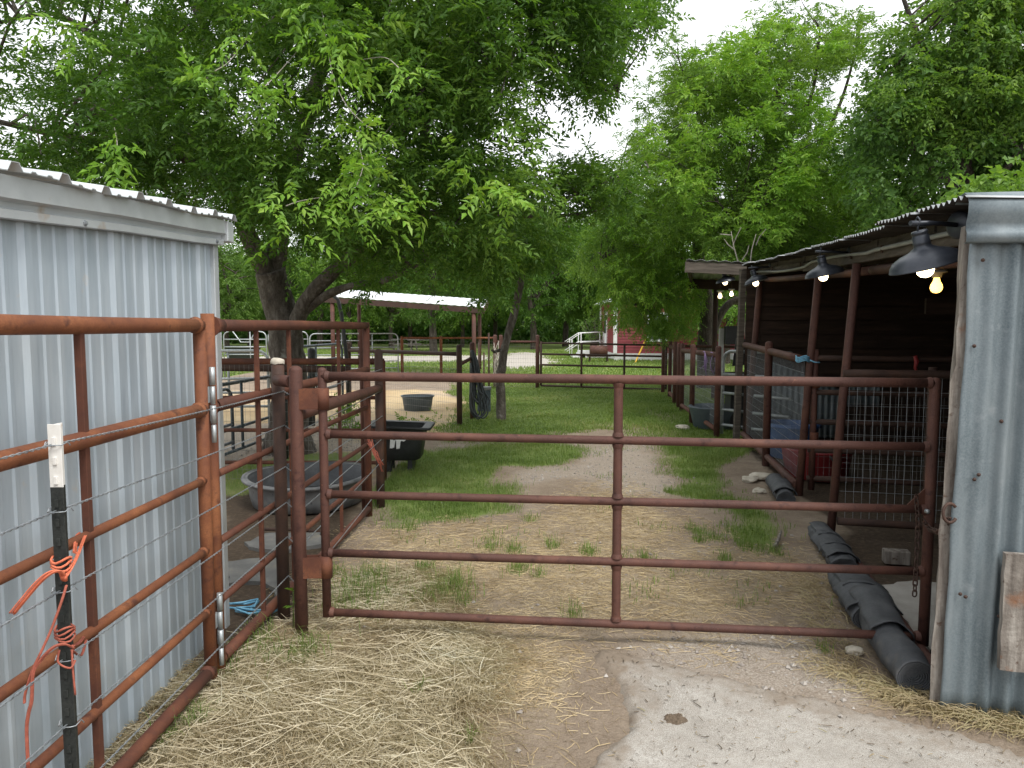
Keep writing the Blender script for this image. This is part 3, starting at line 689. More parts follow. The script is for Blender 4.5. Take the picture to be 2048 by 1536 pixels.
def posts():
    p = V(-1.255, 3.87); t = thing('fence_post', 'dark stained pipe post with pale crusted top beside the gate hinge post', 'post', p)
    m = MB(); m.tube([p + V(0, 0, -.1), p + V(0, 0, .7), p + V(0, 0, 1.40)], .0335, 18); m.build('pipe', M['rust_dark'], t)
    m = MB(); rows = []
    m.lathe(p + V(0, 0, 1.398), [(.037, 0), (.038, .012), (.033, .024), (.02, .031), (0, .033)], 16, fn=lambda v, q, r, z: v + V(0, 0, .006 * noise.noise(v * 60)) + (v - p - V(0, 0, v.z)) * .12 * noise.noise(v * 45))
    m.build('crusted_top', M['rock'], t)
    h = V(-1.10, 3.67); t = thing('gate_hinge_post', 'round capped brown pipe post carrying the hinges of the near gate', 'post', h)
    m = MB(); m.tube([h + V(0, 0, -.1), h + V(0, 0, .7), h + V(0, 0, 1.375)], .0335, 20, dome=True); m.build('pipe', M['rust_brown'], t)
    m = MB(); q = V(-1.235, 3.80); m.tube([q + V(0, 0, 1.315), h.lerp(q, .24) + V(0, 0, 1.315)], .0315, 16); m.build('stub_pipe', M['rust_brown'], t)
    g = V(-.968, 3.68)
    for z0, z1 in ((1.175, 1.285), (.295, .41)):
        m = MB(); m.tube([g + V(0, 0, z0), g + V(0, 0, z1)], .033, 18)
        for dy in (-.024, .024): m.beam(h.lerp(g, .12) + V(0, dy, (z0 + z1) / 2), g + V(-.018, dy, (z0 + z1) / 2), .007, z1 - z0 - .006)
        m.build('hinge_bracket', M['rust_red'], t)
    # the brown rail fence running on from the hinge post
    e = V(-1.16, 6.29); t = thing('rail_fence', 'brown pipe rail from the gate hinge post to a plain brown post', 'fence', e)
    m = MB(); rail(m, h + V(-.01, .02, 1.145), e + V(0, 0, 1.057), .036, .001); m.build('rail', M['rust_brown'], t)
    m = MB(); m.tube([e + V(0, 0, -.1), e + V(0, 0, .6), e + V(0, 0, 1.375)], .037, 16, dome=True); m.build('post', M['rust_dark'], t)
posts()

TP = V(-1.245, 1.955)
def t_post():
    t = thing('fence_stake', 'black steel T-post with a white painted top in front of the orange fence', 'post', TP)
    def stake(z0, z1):
        m = MB(); 
        m.box(TP + V(0, -.004, (z0 + z1) / 2), (.036, .004, z1 - z0)); m.box(TP + V(0, .014, (z0 + z1) / 2), (.005, .032, z1 - z0))
        k = z0 + .02
        while k < z1 - .01:
            m.box(TP + V(0, -.0085, k), (.010, .006, .022)); k += .054
        return m
    stake(-.2, 1.16).build('shaft', M['black_paint'], t, bevel=.0012)
    stake(1.16, 1.334).build('painted_tip', M['white_paint'], t, bevel=.0012)
    for z in WZ:
        m = MB(); c = TP + V(0, 0, z)
        m.tube([c + V(-.026, .012, .004), c + V(-.021, -.010, .0), c + V(-.012, -.0165, -.001), c + V(.012, -.0165, .001), c + V(.021, -.008, .0), c + V(.024, .014, .006), c + V(.030, .016, -.004)], .0017, 6)
        m.tube([c + V(-.026, .012, .004), c + V(-.034, .01, .006), c + V(-.03, -.004, -.004), c + V(-.024, .004, .006), c + V(-.03, .016, .002)], .0017, 6)
        m.build('wire_clip', M['wire'], t)
WZ = [1.277, 1.093, .868, .672, .482, .265]
def twisted(m, pts, r=.0017, amp=.0024, pitch=.05):
    pts = [Vector(p) for p in pts]
    for ph in (0, math.pi):
        out = []; s = 0
        for a, b in zip(pts, pts[1:]):
            L = (b - a).length; n = max(2, int(L / (pitch / 6))); d = (b - a).normalized(); x = d.orthogonal().normalized(); y = d.cross(x)
            for i in range(n):
                q = (s + L * i / n) / pitch * 2 * math.pi + ph
                sag = V(0, 0, -.006 * math.sin(math.pi * i / n))
                out.append(a.lerp(b, i / n) + sag + x * math.cos(q) * amp + y * math.sin(q) * amp)
            s += L
        out.append(pts[-1]); m.tube(out, r, 4, caps=False)
WL = ['topmost twisted wire, clipped to the white tip of the black stake', 'second twisted wire from the top, just under the white tip of the black stake', 'third twisted wire from the top, below the upper orange twine knot',
      'fourth twisted wire from the top, at the lower orange twine knot', 'fifth twisted wire from the top, low on the black stake', 'lowest twisted wire, close above the straw beside the orange fence']
def wires():
    for i, z in enumerate(WZ):
        m = MB(); zz = lambda d=0: z + d
        twisted(m, [(TP.x - .01, .5, z + .01), (TP.x - .006, TP.y - .010, z), (-1.222, 3.86, z - .025), (-1.113, 3.73, z - .04), (-1.13, 6.27, z - .05)])
        tag(m.build('fence_wire', M['wire'], origin=(TP.x, TP.y, z)), WL[i], 'wire', 'wires strung along the fence')
t_post(); wires()
def twine():
    c = TP
    def strand(m, pts, r=.0022, n=3, fr=.004):
        base = [Vector(p) for p in pts]; k = 5 * (len(base) - 1)
        for s in range(n):
            o = V(random.uniform(-fr, fr), random.uniform(-fr, fr), random.uniform(-fr, fr)); out = []
            for i in range(k + 1):
                f = i / 5; a = min(int(f), len(base) - 2); u = f - a
                p0 = base[max(a - 1, 0)]; p1 = base[a]; p2 = base[a + 1]; p3 = base[min(a + 2, len(base) - 1)]
                q = .5 * ((2 * p1) + (p2 - p0) * u + (2 * p0 - 5 * p1 + 4 * p2 - p3) * u * u + (3 * p1 - p0 - 3 * p2 + p3) * u ** 3)
                out.append(q + o * (1 if s else .2))
            m.tube(out, r, 5)
    def ring(m, z, k=3, dz=.012, r=.0035):
        for i in range(k):
            pts = [c + V(.024 * math.cos(q), -.002 + .024 * math.sin(q), z + i * dz + .006 * math.sin(q * 2 + i)) for q in np.linspace(0, 6.28, 13)]
            m.tube(pts, r, 6)
    m = MB(); zt = .935
    ring(m, zt, 3)
    up = V(PX(2.29) + .012, 2.27, 1.03)
    A0 = A(130, 1155, 1.92)
    strand(m, [A(128, 1158, 1.93), A(150, 1120, 2.0), A(168, 1075, 2.24), A(172, 1068, 2.30)], .0028, 4, .006)
    strand(m, [A(146, 1105, 2.1), A(150, 1075, 2.25), A(158, 1066, 2.31)], .0028, 3, .006)
    strand(m, [A(128, 1160, 1.93), A(120, 1142, 1.90), A(100, 1145, 1.88), A(75, 1165, 1.87), A(45, 1200, 1.86), A(24, 1226, 1.86)], .0022, 6, .006)
    for s in (.008, -.006): m.tube([A(130, 1160, 1.925), A(127 + s * 300, 1150, 1.92)], .007, 6)
    tag(m.build('baling_twine', M['orange_twine'], origin=c + V(0, 0, .93)), 'bright orange baling twine knotted high round the black stake, with a frayed loose end', 'twine', 'baling twine ties')
    m = MB(); ring(m, .735, 4, .010, .003)
    strand(m, [A(146, 1292, 1.93), A(160, 1285, 2.1), A(172, 1268, 2.28)], .0024, 3); strand(m, [A(146, 1300, 1.93), A(165, 1310, 2.1), A(176, 1268, 2.27)], .0024, 2)
    strand(m, [A(146, 1296, 1.93), A(128, 1288, 1.9), A(105, 1295, 1.88), A(80, 1320, 1.87), A(65, 1345, 1.86), A(62, 1400, 1.86), A(56, 1425, 1.86), A(52, 1460, 1.86), A(55, 1536, 1.86)], .003, 2, .003)
    strand(m, [A(134, 1170, 1.93), A(125, 1200, 1.91), A(105, 1255, 1.89), A(85, 1300, 1.87), A(66, 1340, 1.865), A(52, 1385, 1.865), A(50, 1406, 1.86)], .003, 2, .003)
    strand(m, [A(118, 1300, 1.9), A(116, 1325, 1.9), A(140, 1336, 1.9), A(150, 1320, 1.91)], .003, 1); strand(m, [A(144, 1300, 1.92), A(146, 1340, 1.91), A(151, 1390, 1.905)], .003, 1)
    tag(m.build('baling_twine', M['red_twine'], origin=c + V(0, 0, .73)), 'faded reddish baling twine tied lower on the black stake, its long tail hanging down', 'twine', 'baling twine ties')
twine()

# ================================================================== THE NEAR GATE
GL = V(-.968, 3.68); GR = V(1.995, 3.40)
def near_gate():
    t = thing('pipe_gate', 'wide brown five rail pipe gate closed across the lane', 'gate', GL.lerp(GR, .5))
    lz = [A(652, y, 3.68).z for y in (752, 868, 988, 1105, 1224)]; rz = [A(x, y, 3.40).z for x, y in ((1866, 766), (1862, 894), (1858, 1019), (1852, 1143), (1845, 1273))]
    r = .0225
    m = MB(); m.tube([GL + V(0, 0, lz[4] - .022), GL + V(0, 0, .7), GL + V(0, 0, lz[0] + .028)], r, 18, dome=True); m.build('hinge_stile', M['rust_brown'], t)
    m = MB(); m.tube([GR + V(0, 0, rz[4] - .04), GR + V(0, 0, .7), GR + V(0, 0, rz[0] + .008)], r * 1.1, 18, dome=True); m.build('latch_stile', M['rust_brown'], t)
    for i in range(5):
        m = MB(); a = GL + V(0, 0, lz[i]); b = GR + V(0, 0, rz[i]); rail(m, a, b, r * (1.02 if i == 0 else .92), .0008, 18)
        d = (b - a).normalized(); weld(m, a + d * .020, d, r); weld(m, b - d * .02, -d, r)
        m.build('top_rail' if i == 0 else 'bottom_rail' if i == 4 else 'rail', M['rust_brown'], t)
    u = (1238 - 1024) / FPX; dd = GR - GL; s = (GL.x - u * GL.y) / (u * dd.y - dd.x); c = GL + dd * s
    for i in range(4):
        za = lerp(lz[i], rz[i], s); zb = lerp(lz[i + 1], rz[i + 1], s)
        m = MB(); m.tube([c + V(0, 0, zb + .016), c + V(0, 0, (za + zb) / 2), c + V(0, 0, za - .016)], r, 18, caps=False)
        weld(m, c + V(0, 0, zb + .02), (0, 0, 1), r); weld(m, c + V(0, 0, za - .02), (0, 0, -1), r)
        m.build('upright', M['rust_brown'], t)
    m = MB(); z3 = rz[2]; d = (GL - GR).normalized()
    for off in (-.003, .003): pass
    p0 = GR + V(0, 0, z3 + .018) + d * .02; p1 = GR + V(0, 0, z3 + .105) + d * .022; p2 = GR + V(0, 0, z3 + .018) + d * .105
    o = V(.1, 1, 0).normalized() * .004
    m.face([p0 - o, p1 - o, p2 - o]); m.face([p2 + o, p1 + o, p0 + o]); m.face([p0 - o, p0 + o, p1 + o, p1 - o]); m.face([p1 - o, p1 + o, p2 + o, p2 - o]); m.face([p2 - o, p2 + o, p0 + o, p0 - o])
    m.build('gusset', M['rust_red'], t)
    m = MB(); m.lathe(GR + V(-.03, -.028, z3), [(.011, 0), (.011, .012), (.006, .018), (0, .02)], 10, ax=(0, -1, 0)); m.build('bolt', M['galv'], t)
near_gate()
def chain(m, pts, L=.034, w=.021, r=.0034):
    pts = [Vector(p) for p in pts]; seg = []; 
    tot = sum((b - a).length for a, b in zip(pts, pts[1:])); n = int(tot / (L * .74)); step = tot / n; acc = 0; k = 0; cur = pts[0]
    def at(s):
        for a, b in zip(pts, pts[1:]):
            l = (b - a).length
            if s <= l: return a.lerp(b, s / l), (b - a).normalized()
            s -= l
        return pts[-1], (pts[-1] - pts[-2]).normalized()
    for i in range(n):
        c, d = at(step * (i + .5)); x = d.orthogonal().normalized(); x = Matrix.Rotation(.6 + (math.pi / 2 if i % 2 else 0) + random.uniform(-.2, .2), 3, d) @ x
        ring = []
        for q in np.linspace(0, 2 * math.pi, 13):
            cx = math.cos(q); sx = math.sin(q)
            ring.append(c + d * (cx * w / 2 * .9 + (L / 2 - w / 2) * (1 if cx > 0 else -1) * min(1, abs(cx) * 3)) + x * sx * w / 2)
        m.tube(ring, r, 6, caps=False)
def chains():
    m = MB(); top = A(1832, 990, 3.36)
    chain(m, [top, A(1836, 1040, 3.355), A(1834, 1100, 3.35), A(1829, 1192, 3.345)])
    tag(m.build('chain', M['rust_dark'], origin=top), 'rusty chain hanging straight down from the latch end of the near gate', 'chain', 'rusty gate chains')
    m = MB(); q = A(1845, 1040, 3.36)
    chain(m, [q, A(1860, 1058, 3.30), A(1876, 1064, 3.12), A(1893, 1054, 2.98), A(1897, 1036, 2.92)])
    mc = m; m = MB(); ring = [A(1900 + 14 * math.cos(s), 1026 + 19 * math.sin(s), 2.90 - .004 * math.sin(s)) for s in np.linspace(.6, 5.6, 14)]
    m.tube(ring, .0065, 8)
    o = thing('chain', 'rusty latch chain looped from the near gate to a hook ring by the zinc wall', 'chain', q, 'rusty gate chains')
    mc.build('links', M['rust_dark'], o); m.build('hook', M['rust_dark'], o)
chains()
# ================================================================== RIGHT SIDE: goat shed
FL = [(.9, -.9), (1.80, 2.93), (2.41, 5.38), (2.72, 6.77), (3.21, 10.09), (3.4, 11.4)]
def fx(y):
    for (x0, y0), (x1, y1) in zip(FL, FL[1:]):
        if y <= y1: return x0 + (x1 - x0) * (y - y0) / (y1 - y0)
    return FL[-1][0]
PD = V(.972, -.235); LD = V(.235, .972)
def S(y, off=0., z=0.): return V(fx(y), y, z) + PD * off
TO = .16
def ez(y): return 2.10 + (y - 2.93) * .0475
def goat_shed():
    t = thing('goat_shed', 'long low open fronted shed of rusty pipe, boards and zinc sheets', 'shed', S(6, 1.2))
    # near end wall of corrugated sheet
    m = MB(); c0 = V(1.795, 2.925); rows = []
    ss = np.arange(0, 3.0, .0095)
    def prof(s):
        a = .019 * min(1, max(.4, (s - .06) / .12)); return a * math.sin(s / .076 * 2 * math.pi + .5)
    for z in np.linspace(-.02, 1.99, 22):
        rows.append([c0 + PD * (s + z * .017 + .012 * noise.noise(V(z * 3, s * 2, 5)) * (s < .1)) + LD * -(prof(s) + .012 * noise.noise(V(s * 4, z * 2.2, 1)) * max(0, 1 - s)) + V(0, 0, z) for s in ss])
    m.grid(rows, sm=True); m.build('end_wall', M['corr_metal'], t, solid=.0015)
    for s, z in ((.075, 1.86), (.06, 1.52), (.085, .98), (.10, 1.0), (.055, .50), (.075, .49), (.20, .42), (.17, 1.22), (.26, 1.7)):
        m = MB(); m.lathe(c0 + PD * s - LD * .012 + V(0, 0, z), [(.008, 0), (.007, .003), (.0045, .004), (.004, .007), (0, .008)], 8, ax=-LD)
        m.build('nail_head', M['rust_dark'], t)
    # rolled flashing over the end wall
    m = MB(); prof2 = [(.09, .03), (.04, .055), (-.01, .06), (-.045, .045), (-.062, .015), (-.060, -.03), (-.045, -.06), (-.040, -.085), (-.055, -.10), (-.052, -.135), (-.03, -.14)]
    m.grid([[c0 + PD * (s + .034) + LD * -(-dx) + V(0, 0, 2.065 + dz - .02 * max(0, s)) for s in np.linspace(-.035, 3.0, 24)] for dx, dz in prof2], sm=True)
    m.build('flashing', M['corr_metal'], t, solid=.002)
    # corner jamb of split weathered wood
    m = MB(); rows = []
    for i, z in enumerate(np.linspace(-.02, 2.0, 30)):
        j = lambda k: .010 * noise.noise(V(k * 3.1, z * 6, 2)); b = c0 + V(0, 0, z) + PD * -.018 + LD * .02
        b = b + PD * (z * .017 + .012); ring = [b + PD * (-.012 + j(1) * 1.3 - .014 * (z < 1.4)) + LD * 0, b + PD * .05, b + PD * .05 + LD * .05, b + PD * (-.01 + j(2)) + LD * .05]
        rows.append(ring + [ring[0]])
    m.grid(rows, sm=False); m.build('corner_board', M['grey_wood'], t)
    # front posts
    def pole(y, off, r, ztop, mat='rust_brown', name='post', lean=0):
        m = MB(); p = S(y, off); m.tube([p + V(0, 0, -.1), p + V(.06, 0, ztop / 2), p + V(.13, 0, ztop)], r, 16); return m.build(name, M[mat], t)
    pole(5.38, 0, .031, ez(5.38) - .16); pole(6.77, 0, .035, ez(6.77) - .15); pole(9.75, .03, .040, ez(9.8) - .15)
    m = MB(); p = S(10.05, -.06); m.beam(p + V(0, 0, -.05), p + V(.04, 0, ez(10) - .05), .075, .085, up=(0, 1, 0)); m.build('wooden_post', M['beam_wood'], t)
    # header pipe, fascia boards, conduit
    for y0, y1 in ((2.95, 5.38), (5.38, 6.77), (6.77, 9.9)):
        m = MB(); m.tube([S(y0, TO + .07, ez(y0) - .21), S((y0 + y1) / 2, TO + .07, ez((y0 + y1) / 2) - .215), S(y1, TO + .07, ez(y1) - .21)], .034, 14); m.build('header_pipe', M['rust_brown'], t)
    ys = [2.94, 3.9, 5.1, 6.3, 7.6, 8.9, 10.15]
    for a, b in zip(ys, ys[1:]):
        m = MB(); m.beam(S(a, TO + .03, ez(a) - .105), S(b - .01, TO + .03, ez(b) - .105 + random.uniform(-.012, .008)), .04, .085); m.build('fascia_board', M['beam_wood'], t, bevel=.004)
        m = MB(); m.beam(S(a + .02, TO + .055, ez(a) - .030), S(b - .02, TO + .055, ez(b) - .032), .05, .055); m.build('fascia_board', M['beam_wood'], t, bevel=.004)
    m = MB(); pts = []
    for y in np.linspace(3.32, 10.2, 26): pts.append(S(y, TO - .008, ez(y) - .085 - .03 * (y > 7.2) - .018 * math.sin(y * 1.7) * (y > 5)))
    m.tube(pts, .013, 10); cond = m.build('conduit', M['pvc'], t)
    for y in (3.9, 4.8, 5.7, 6.9, 7.6, 9):
        m = MB(); m.box(S(y, TO - .012, ez(y) - .09), (.012, .02, .05))
        m.build('clamp', M['rust_dark'], cond)
    # roof: overlapping short corrugated sheets, high at the front, falling to the back
    y = 2.86; k = 0
    while y < 10.4:
        wdt = .68; dz = random.uniform(-.008, .012) + (.010 if k % 2 else 0); tilt = random.uniform(-.005, .03); ov = -.02 + random.uniform(-.05, .03); m = MB(); rows = []
        ss2 = np.arange(0, wdt + .001, .0085)
        for off in (ov, ov + .06, ov + .3, 1.5, 3.1):
            drop = 0 if off > 0 else -.06 * abs(off) * (k % 3)
            rows.append([S(y, off) + LD * s + V(0, 0, ez(y) + .005 + dz + s * .0475 + tilt * (s - .3) * 1.2 + .0095 * math.sin(s / .068 * 6.283) - .06 * max(0, off) + drop + (.006 * noise.noise(V(s * 5, k, off * 9)))) for s in ss2])
        m.grid(rows, sm=True); o = m.build('roof_sheet', [M['roof_under_shade'], M['old_roof']], t, solid=.003); o.modifiers[0].material_offset = 1; y += .60; k += 1
    for off in (.8, 1.6, 2.4):
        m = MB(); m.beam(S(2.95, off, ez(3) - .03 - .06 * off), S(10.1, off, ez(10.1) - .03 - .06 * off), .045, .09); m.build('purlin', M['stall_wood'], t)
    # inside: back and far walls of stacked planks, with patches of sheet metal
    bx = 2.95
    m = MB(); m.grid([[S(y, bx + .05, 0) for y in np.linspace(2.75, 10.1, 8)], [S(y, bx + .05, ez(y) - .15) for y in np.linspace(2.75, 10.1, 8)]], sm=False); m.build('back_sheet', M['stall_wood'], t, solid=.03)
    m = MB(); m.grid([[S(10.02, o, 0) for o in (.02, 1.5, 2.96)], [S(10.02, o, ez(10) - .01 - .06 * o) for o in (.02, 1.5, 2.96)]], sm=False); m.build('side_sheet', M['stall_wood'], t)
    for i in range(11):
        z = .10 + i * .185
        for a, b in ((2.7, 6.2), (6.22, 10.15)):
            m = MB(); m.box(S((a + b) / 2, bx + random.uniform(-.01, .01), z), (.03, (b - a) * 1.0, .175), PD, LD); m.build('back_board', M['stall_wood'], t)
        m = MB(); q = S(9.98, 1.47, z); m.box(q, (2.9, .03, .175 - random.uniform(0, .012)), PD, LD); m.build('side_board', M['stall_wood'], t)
    m = MB(); ss3 = np.arange(0, .95, .012)
    m.grid([[S(9.93, .3) + PD * s - LD * (.012 + .009 * math.sin(s / .076 * 6.28)) + V(0, 0, lerp(.1, 1.15 - .42 * s, v)) for s in ss3] for v in (0, 1)]); m.build('patch_sheet', M['corr_metal'], t, solid=.002)
    m = MB(); m.grid([[S(9.94, 1.32) + PD * s - LD * (.012 + .009 * math.sin(s / .076 * 6.28)) + V(0, 0, z) for s in np.arange(0, .42, .012)] for z in (.55, .85)]); m.build('patch_sheet', M['corr_metal'], t, solid=.002)
    m = MB(); m.box(S(6.9, 2.1, 1.0), (.10, .10, 2.0), PD, LD); m.build('inner_post', M['stall_wood'], t)
    m = MB(); m.box(S(6.85, 1.9, 1.78), (1.7, .05, .14), PD, LD); m.build('inner_beam', M['stall_wood'], t)
    # sill pipe lying at the threshold
    m = MB(); rail(m, S(2.98, .06, .045), S(4.75, .05, .03), .028, .002); m.build('sill_pipe', M['rust_brown'], t)
goat_shed()
def mesh(m, p, q, z0, z1, gx=.05, gzz=.10, r=.0022, zq=None):
    """welded wire between two ground points"""
    p = Vector(p); q = Vector(q); L = (q - p).length; zq = zq or (z0, z1)
    n = max(2, int(L / gx)); k = max(2, int((z1 - z0) / gzz))
    for i in range(n + 1):
        f = i / n; a = p.lerp(q, f); m.tube([a + V(0, 0, lerp(z0, zq[0], f)), a + V(0, 0, lerp(z1, zq[1], f))], r * .72, 3, caps=False, sm=False)
    off = (q - p).cross(V(0, 0, 1)).normalized() * r * 1.5
    for j in range(k + 1):
        f = j / k; m.tube([p + off + V(0, 0, lerp(z0, z1, f)), q + off + V(0, 0, lerp(zq[0], zq[1], f))], r * 1.05, 3, caps=False, sm=False)
def stall_fronts():
    a = S(5.38, .05); b = a + PD * 1.75
    t = thing('stall_fence', 'brown pipe panel with coarse welded wire inside the shed by the near gate', 'stall panel', a.lerp(b, .5), 'shed stall fences')
    m = MB(); rail(m, a + V(0, 0, 1.25), b + V(0, 0, 1.25), .030); m.build('top_rail', M['rust_dark'], t)
    m = MB(); rail(m, a + V(0, 0, .13), b + V(0, 0, .13), .028); m.build('bottom_rail', M['rust_dark'], t)
    m = MB(); mesh(m, a + LD * .03, b + LD * .03, .14, 1.22, .055, .10, .0019); m.build('wire_mesh', M['wire'], t)
    m = MB(); q = a + PD * .62 + LD * .05; m.tube([q + V(0, 0, .05), q + V(0, 0, 1.3)], .03, 12); m.build('post', M['rust_dark'], t)
    m = MB(); q = b; m.tube([q + V(0, 0, .0), q + V(0, 0, 1.5)], .04, 12); m.build('post', M['rust_dark'], t)
    # gate deeper in the shed
    a = S(6.80, .08); b = a + PD * 2.1
    t = thing('stall_gate', 'dark rusty stall gate in the shade behind the coarse wire panel', 'gate', a.lerp(b, .5))
    for z in (1.30, .98, .70, .43, .16):
        m = MB(); rail(m, a + V(0, 0, z), b + V(0, 0, z), .026); m.build('rail', M['rust_dark'], t)
    m = MB(); m.tube([a + PD * .04 + V(0, 0, .05), a + PD * .04 + V(0, 0, 1.38)], .03, 12); m.build('stile', M['rust_brown'], t)
    m = MB(); mesh(m, a + LD * .03, b + LD * .03, .16, .98, .05, .10, .0016); m.build('wire_mesh', M['mesh_wire'], t)
    m = MB(); h = a + PD * .03 + V(0, -.03, 1.06)
    for z0, z1 in ((1.02, 1.12), (.5, .6)):
        m = MB(); m.tube([a + PD * .05 - LD * .01 + V(0, 0, z0), a + PD * .05 - LD * .01 + V(0, 0, z1)], .038, 12)
        m.build('hinge', M['rust_red'], t)
    # front panel with mesh between the two far shed posts
    a = S(6.77, -.02); b = S(9.75, -.02)
    t = thing('stall_fence', 'long brown pipe panel with fine welded wire along the far half of the shed', 'stall panel', a.lerp(b, .5), 'shed stall fences')
    za, zb = A(1610, 718, 6.77).z, A(1500, 690, 9.75).z
    m = MB(); rail(m, a + V(0, 0, za), b + V(0, 0, zb), .040); m.build('top_rail', M['rust_brown'], t)
    m = MB(); rail(m, a + V(0, 0, .10), b + V(0, 0, .14), .036); m.build('bottom_rail', M['rust_brown'], t)
    c = S(8.15, -.03); m = MB(); m.tube([c + V(0, 0, -.1), c + V(0, 0, 1.40)], .042, 14, dome=True); m.build('post', M['rust_brown'], t)
    m = MB(); mesh(m, a + PD * .035, b + PD * .035, .14, za - .03, .05, .10, .0018, (.17, zb - .03)); m.build('wire_mesh', M['wire'], t)
stall_fronts()

# lamps: one built, the rest copied
def make_lamp():
    t = thing('barn_lamp', '', 'lamp', (0, 0, 0))
    m = MB(); m.lathe((0, 0, 0), [(.062, 0), (.062, .012), (.05, .018), (.02, .022), (0, .022)], 22, ax=(-1, 0, 0)); m.build('wall_plate', M['lamp_black'], t)
    m = MB(); m.tube([(-.01, 0, 0), (-.14, 0, .006), (-.275, 0, .004)], .011, 12); m.tube([(-.235, 0, .012), (-.235, .012, .02), (-.235, .0, .032), (-.235, -.012, .018), (-.235, 0, -.01), (-.235, 0, -.035)], .004, 8); m.build('arm', M['lamp_black'], t)
    prof = [(.0, -.028), (.030, -.028), (.034, -.034), (.034, -.040), (.031, -.043), (.031, -.050), (.034, -.053), (.034, -.078), (.037, -.083), (.034, -.088), (.036, -.100), (.055, -.115), (.090, -.128), (.120, -.146), (.135, -.168), (.1385, -.184), (.141, -.186), (.138, -.190), (.132, -.186), (.118, -.156), (.088, -.136), (.05, -.122), (.0, -.118)]
    m = MB(); m.lathe((-.235, 0, 0), [(r * 1.08 if z < -.11 else r, z) for r, z in prof], 40, ax=(-.25, 0, .968)); m.build('shade', M['lamp_black'], t)
    m = MB(); m.lathe((-.196, 0, -.188), [(0, -.045), (.018, -.041), (.032, -.028), (.037, -.010), (.034, .008), (.022, .03), (.014, .05), (0, .05)], 20); m.build('bulb', M['bulb'], t)
    return t
LAMPS = [(3.28, A(1920, 450, 3.28), 'nearest and largest black barn lamp, lit, beside the zinc end wall', -3), (5.95, None, 'second black barn lamp from the zinc end wall, over the shed posts', 4),
         (9.35, None, 'third black barn lamp, its bulb hidden inside the tipped shade', -7), (11.2, A(1478, 540, 11.2), 'farthest and smallest black barn lamp, under the lean-to roof', 3)]
def lamps():
    proto = make_lamp()
    for i, (y, p, lab, tilt) in enumerate(LAMPS):
        o = proto if i == 0 else copy_tree(proto)
        o.location = p if p else S(y, TO + (.155 if i == 0 else .04), ez(y) - .055)
        o.rotation_euler = (R(tilt * .7), R(tilt * .5), math.atan2(PD.y, PD.x) + R(30 if i == 0 else 8))
        tag(o, lab, 'lamp', 'black barn lamps along the shed eave')
lamps()
def make_bulb(name_, p, label, big):
    t = thing('bare_bulb', label, 'light bulb', p, 'bare light bulbs')
    m = MB(); m.lathe(p, [(0, .075), (.05, .075), (.055, .068), (.055, .06), (.03, .055), (.024, .03), (0, .03)], 18); m.build('socket', M['pvc'], t)
    m = MB(); m.lathe(p, [(0, -.058), (.016, -.055), (.028, -.044), (.033, -.028), (.030, -.010), (.019, .010), (.014, .032), (0, .034)], 18); m.build('bulb', M['bulb_warm'] if big else M['bulb'], t)
    m = MB(); m.tube([Vector(p) + V(0, 0, .07), Vector(p) + V(0, 0, .16 if big else .24)], .02 if big else .008, 8); m.build('stem', M['rust_dark'], t)
make_bulb('a', A(1873, 566, 4.2), 'warm yellow bare bulb in a white socket under the shed roof', True)
make_bulb('b', A(1440, 590, 12.4), 'left small lit bulb under the lean-to roof', False)
make_bulb('c', A(1463, 586, 13.2), 'right small lit bulb under the lean-to roof', False)

# weathered board nailed on the end wall
def plank():
    a = A(2012, 1106, 2.83); b = A(1986, 1338, 2.83)
    m = MB(); rows = []
    base = V(1.795, 2.925) - LD * .03
    s0 = (a.x - base.x) / PD.x
    for i, z in enumerate(np.linspace(b.z, a.z, 24)):
        j = lambda k: .005 * noise.noise(V(k * 7.3, z * 14, 4)); s = s0 + .0 + j(1)
        p = base + V(0, 0, z); r = [p + PD * s - LD * (.032 + j(2)), p + PD * (s + .05) - LD * (.034 + j(5)), p + PD * (s + .10 + j(3)) - LD * (.032 + j(4)), p + PD * (s + .10), p + PD * s]
        rows.append(r + [r[0]])
    m.grid(rows, sm=False); m.face(rows[-1][:5]); m.face(rows[0][:5][::-1])
    tag(m.build('weathered_board', M['grey_wood']), 'short grey weathered board nailed low on the zinc end wall', 'board')
plank()

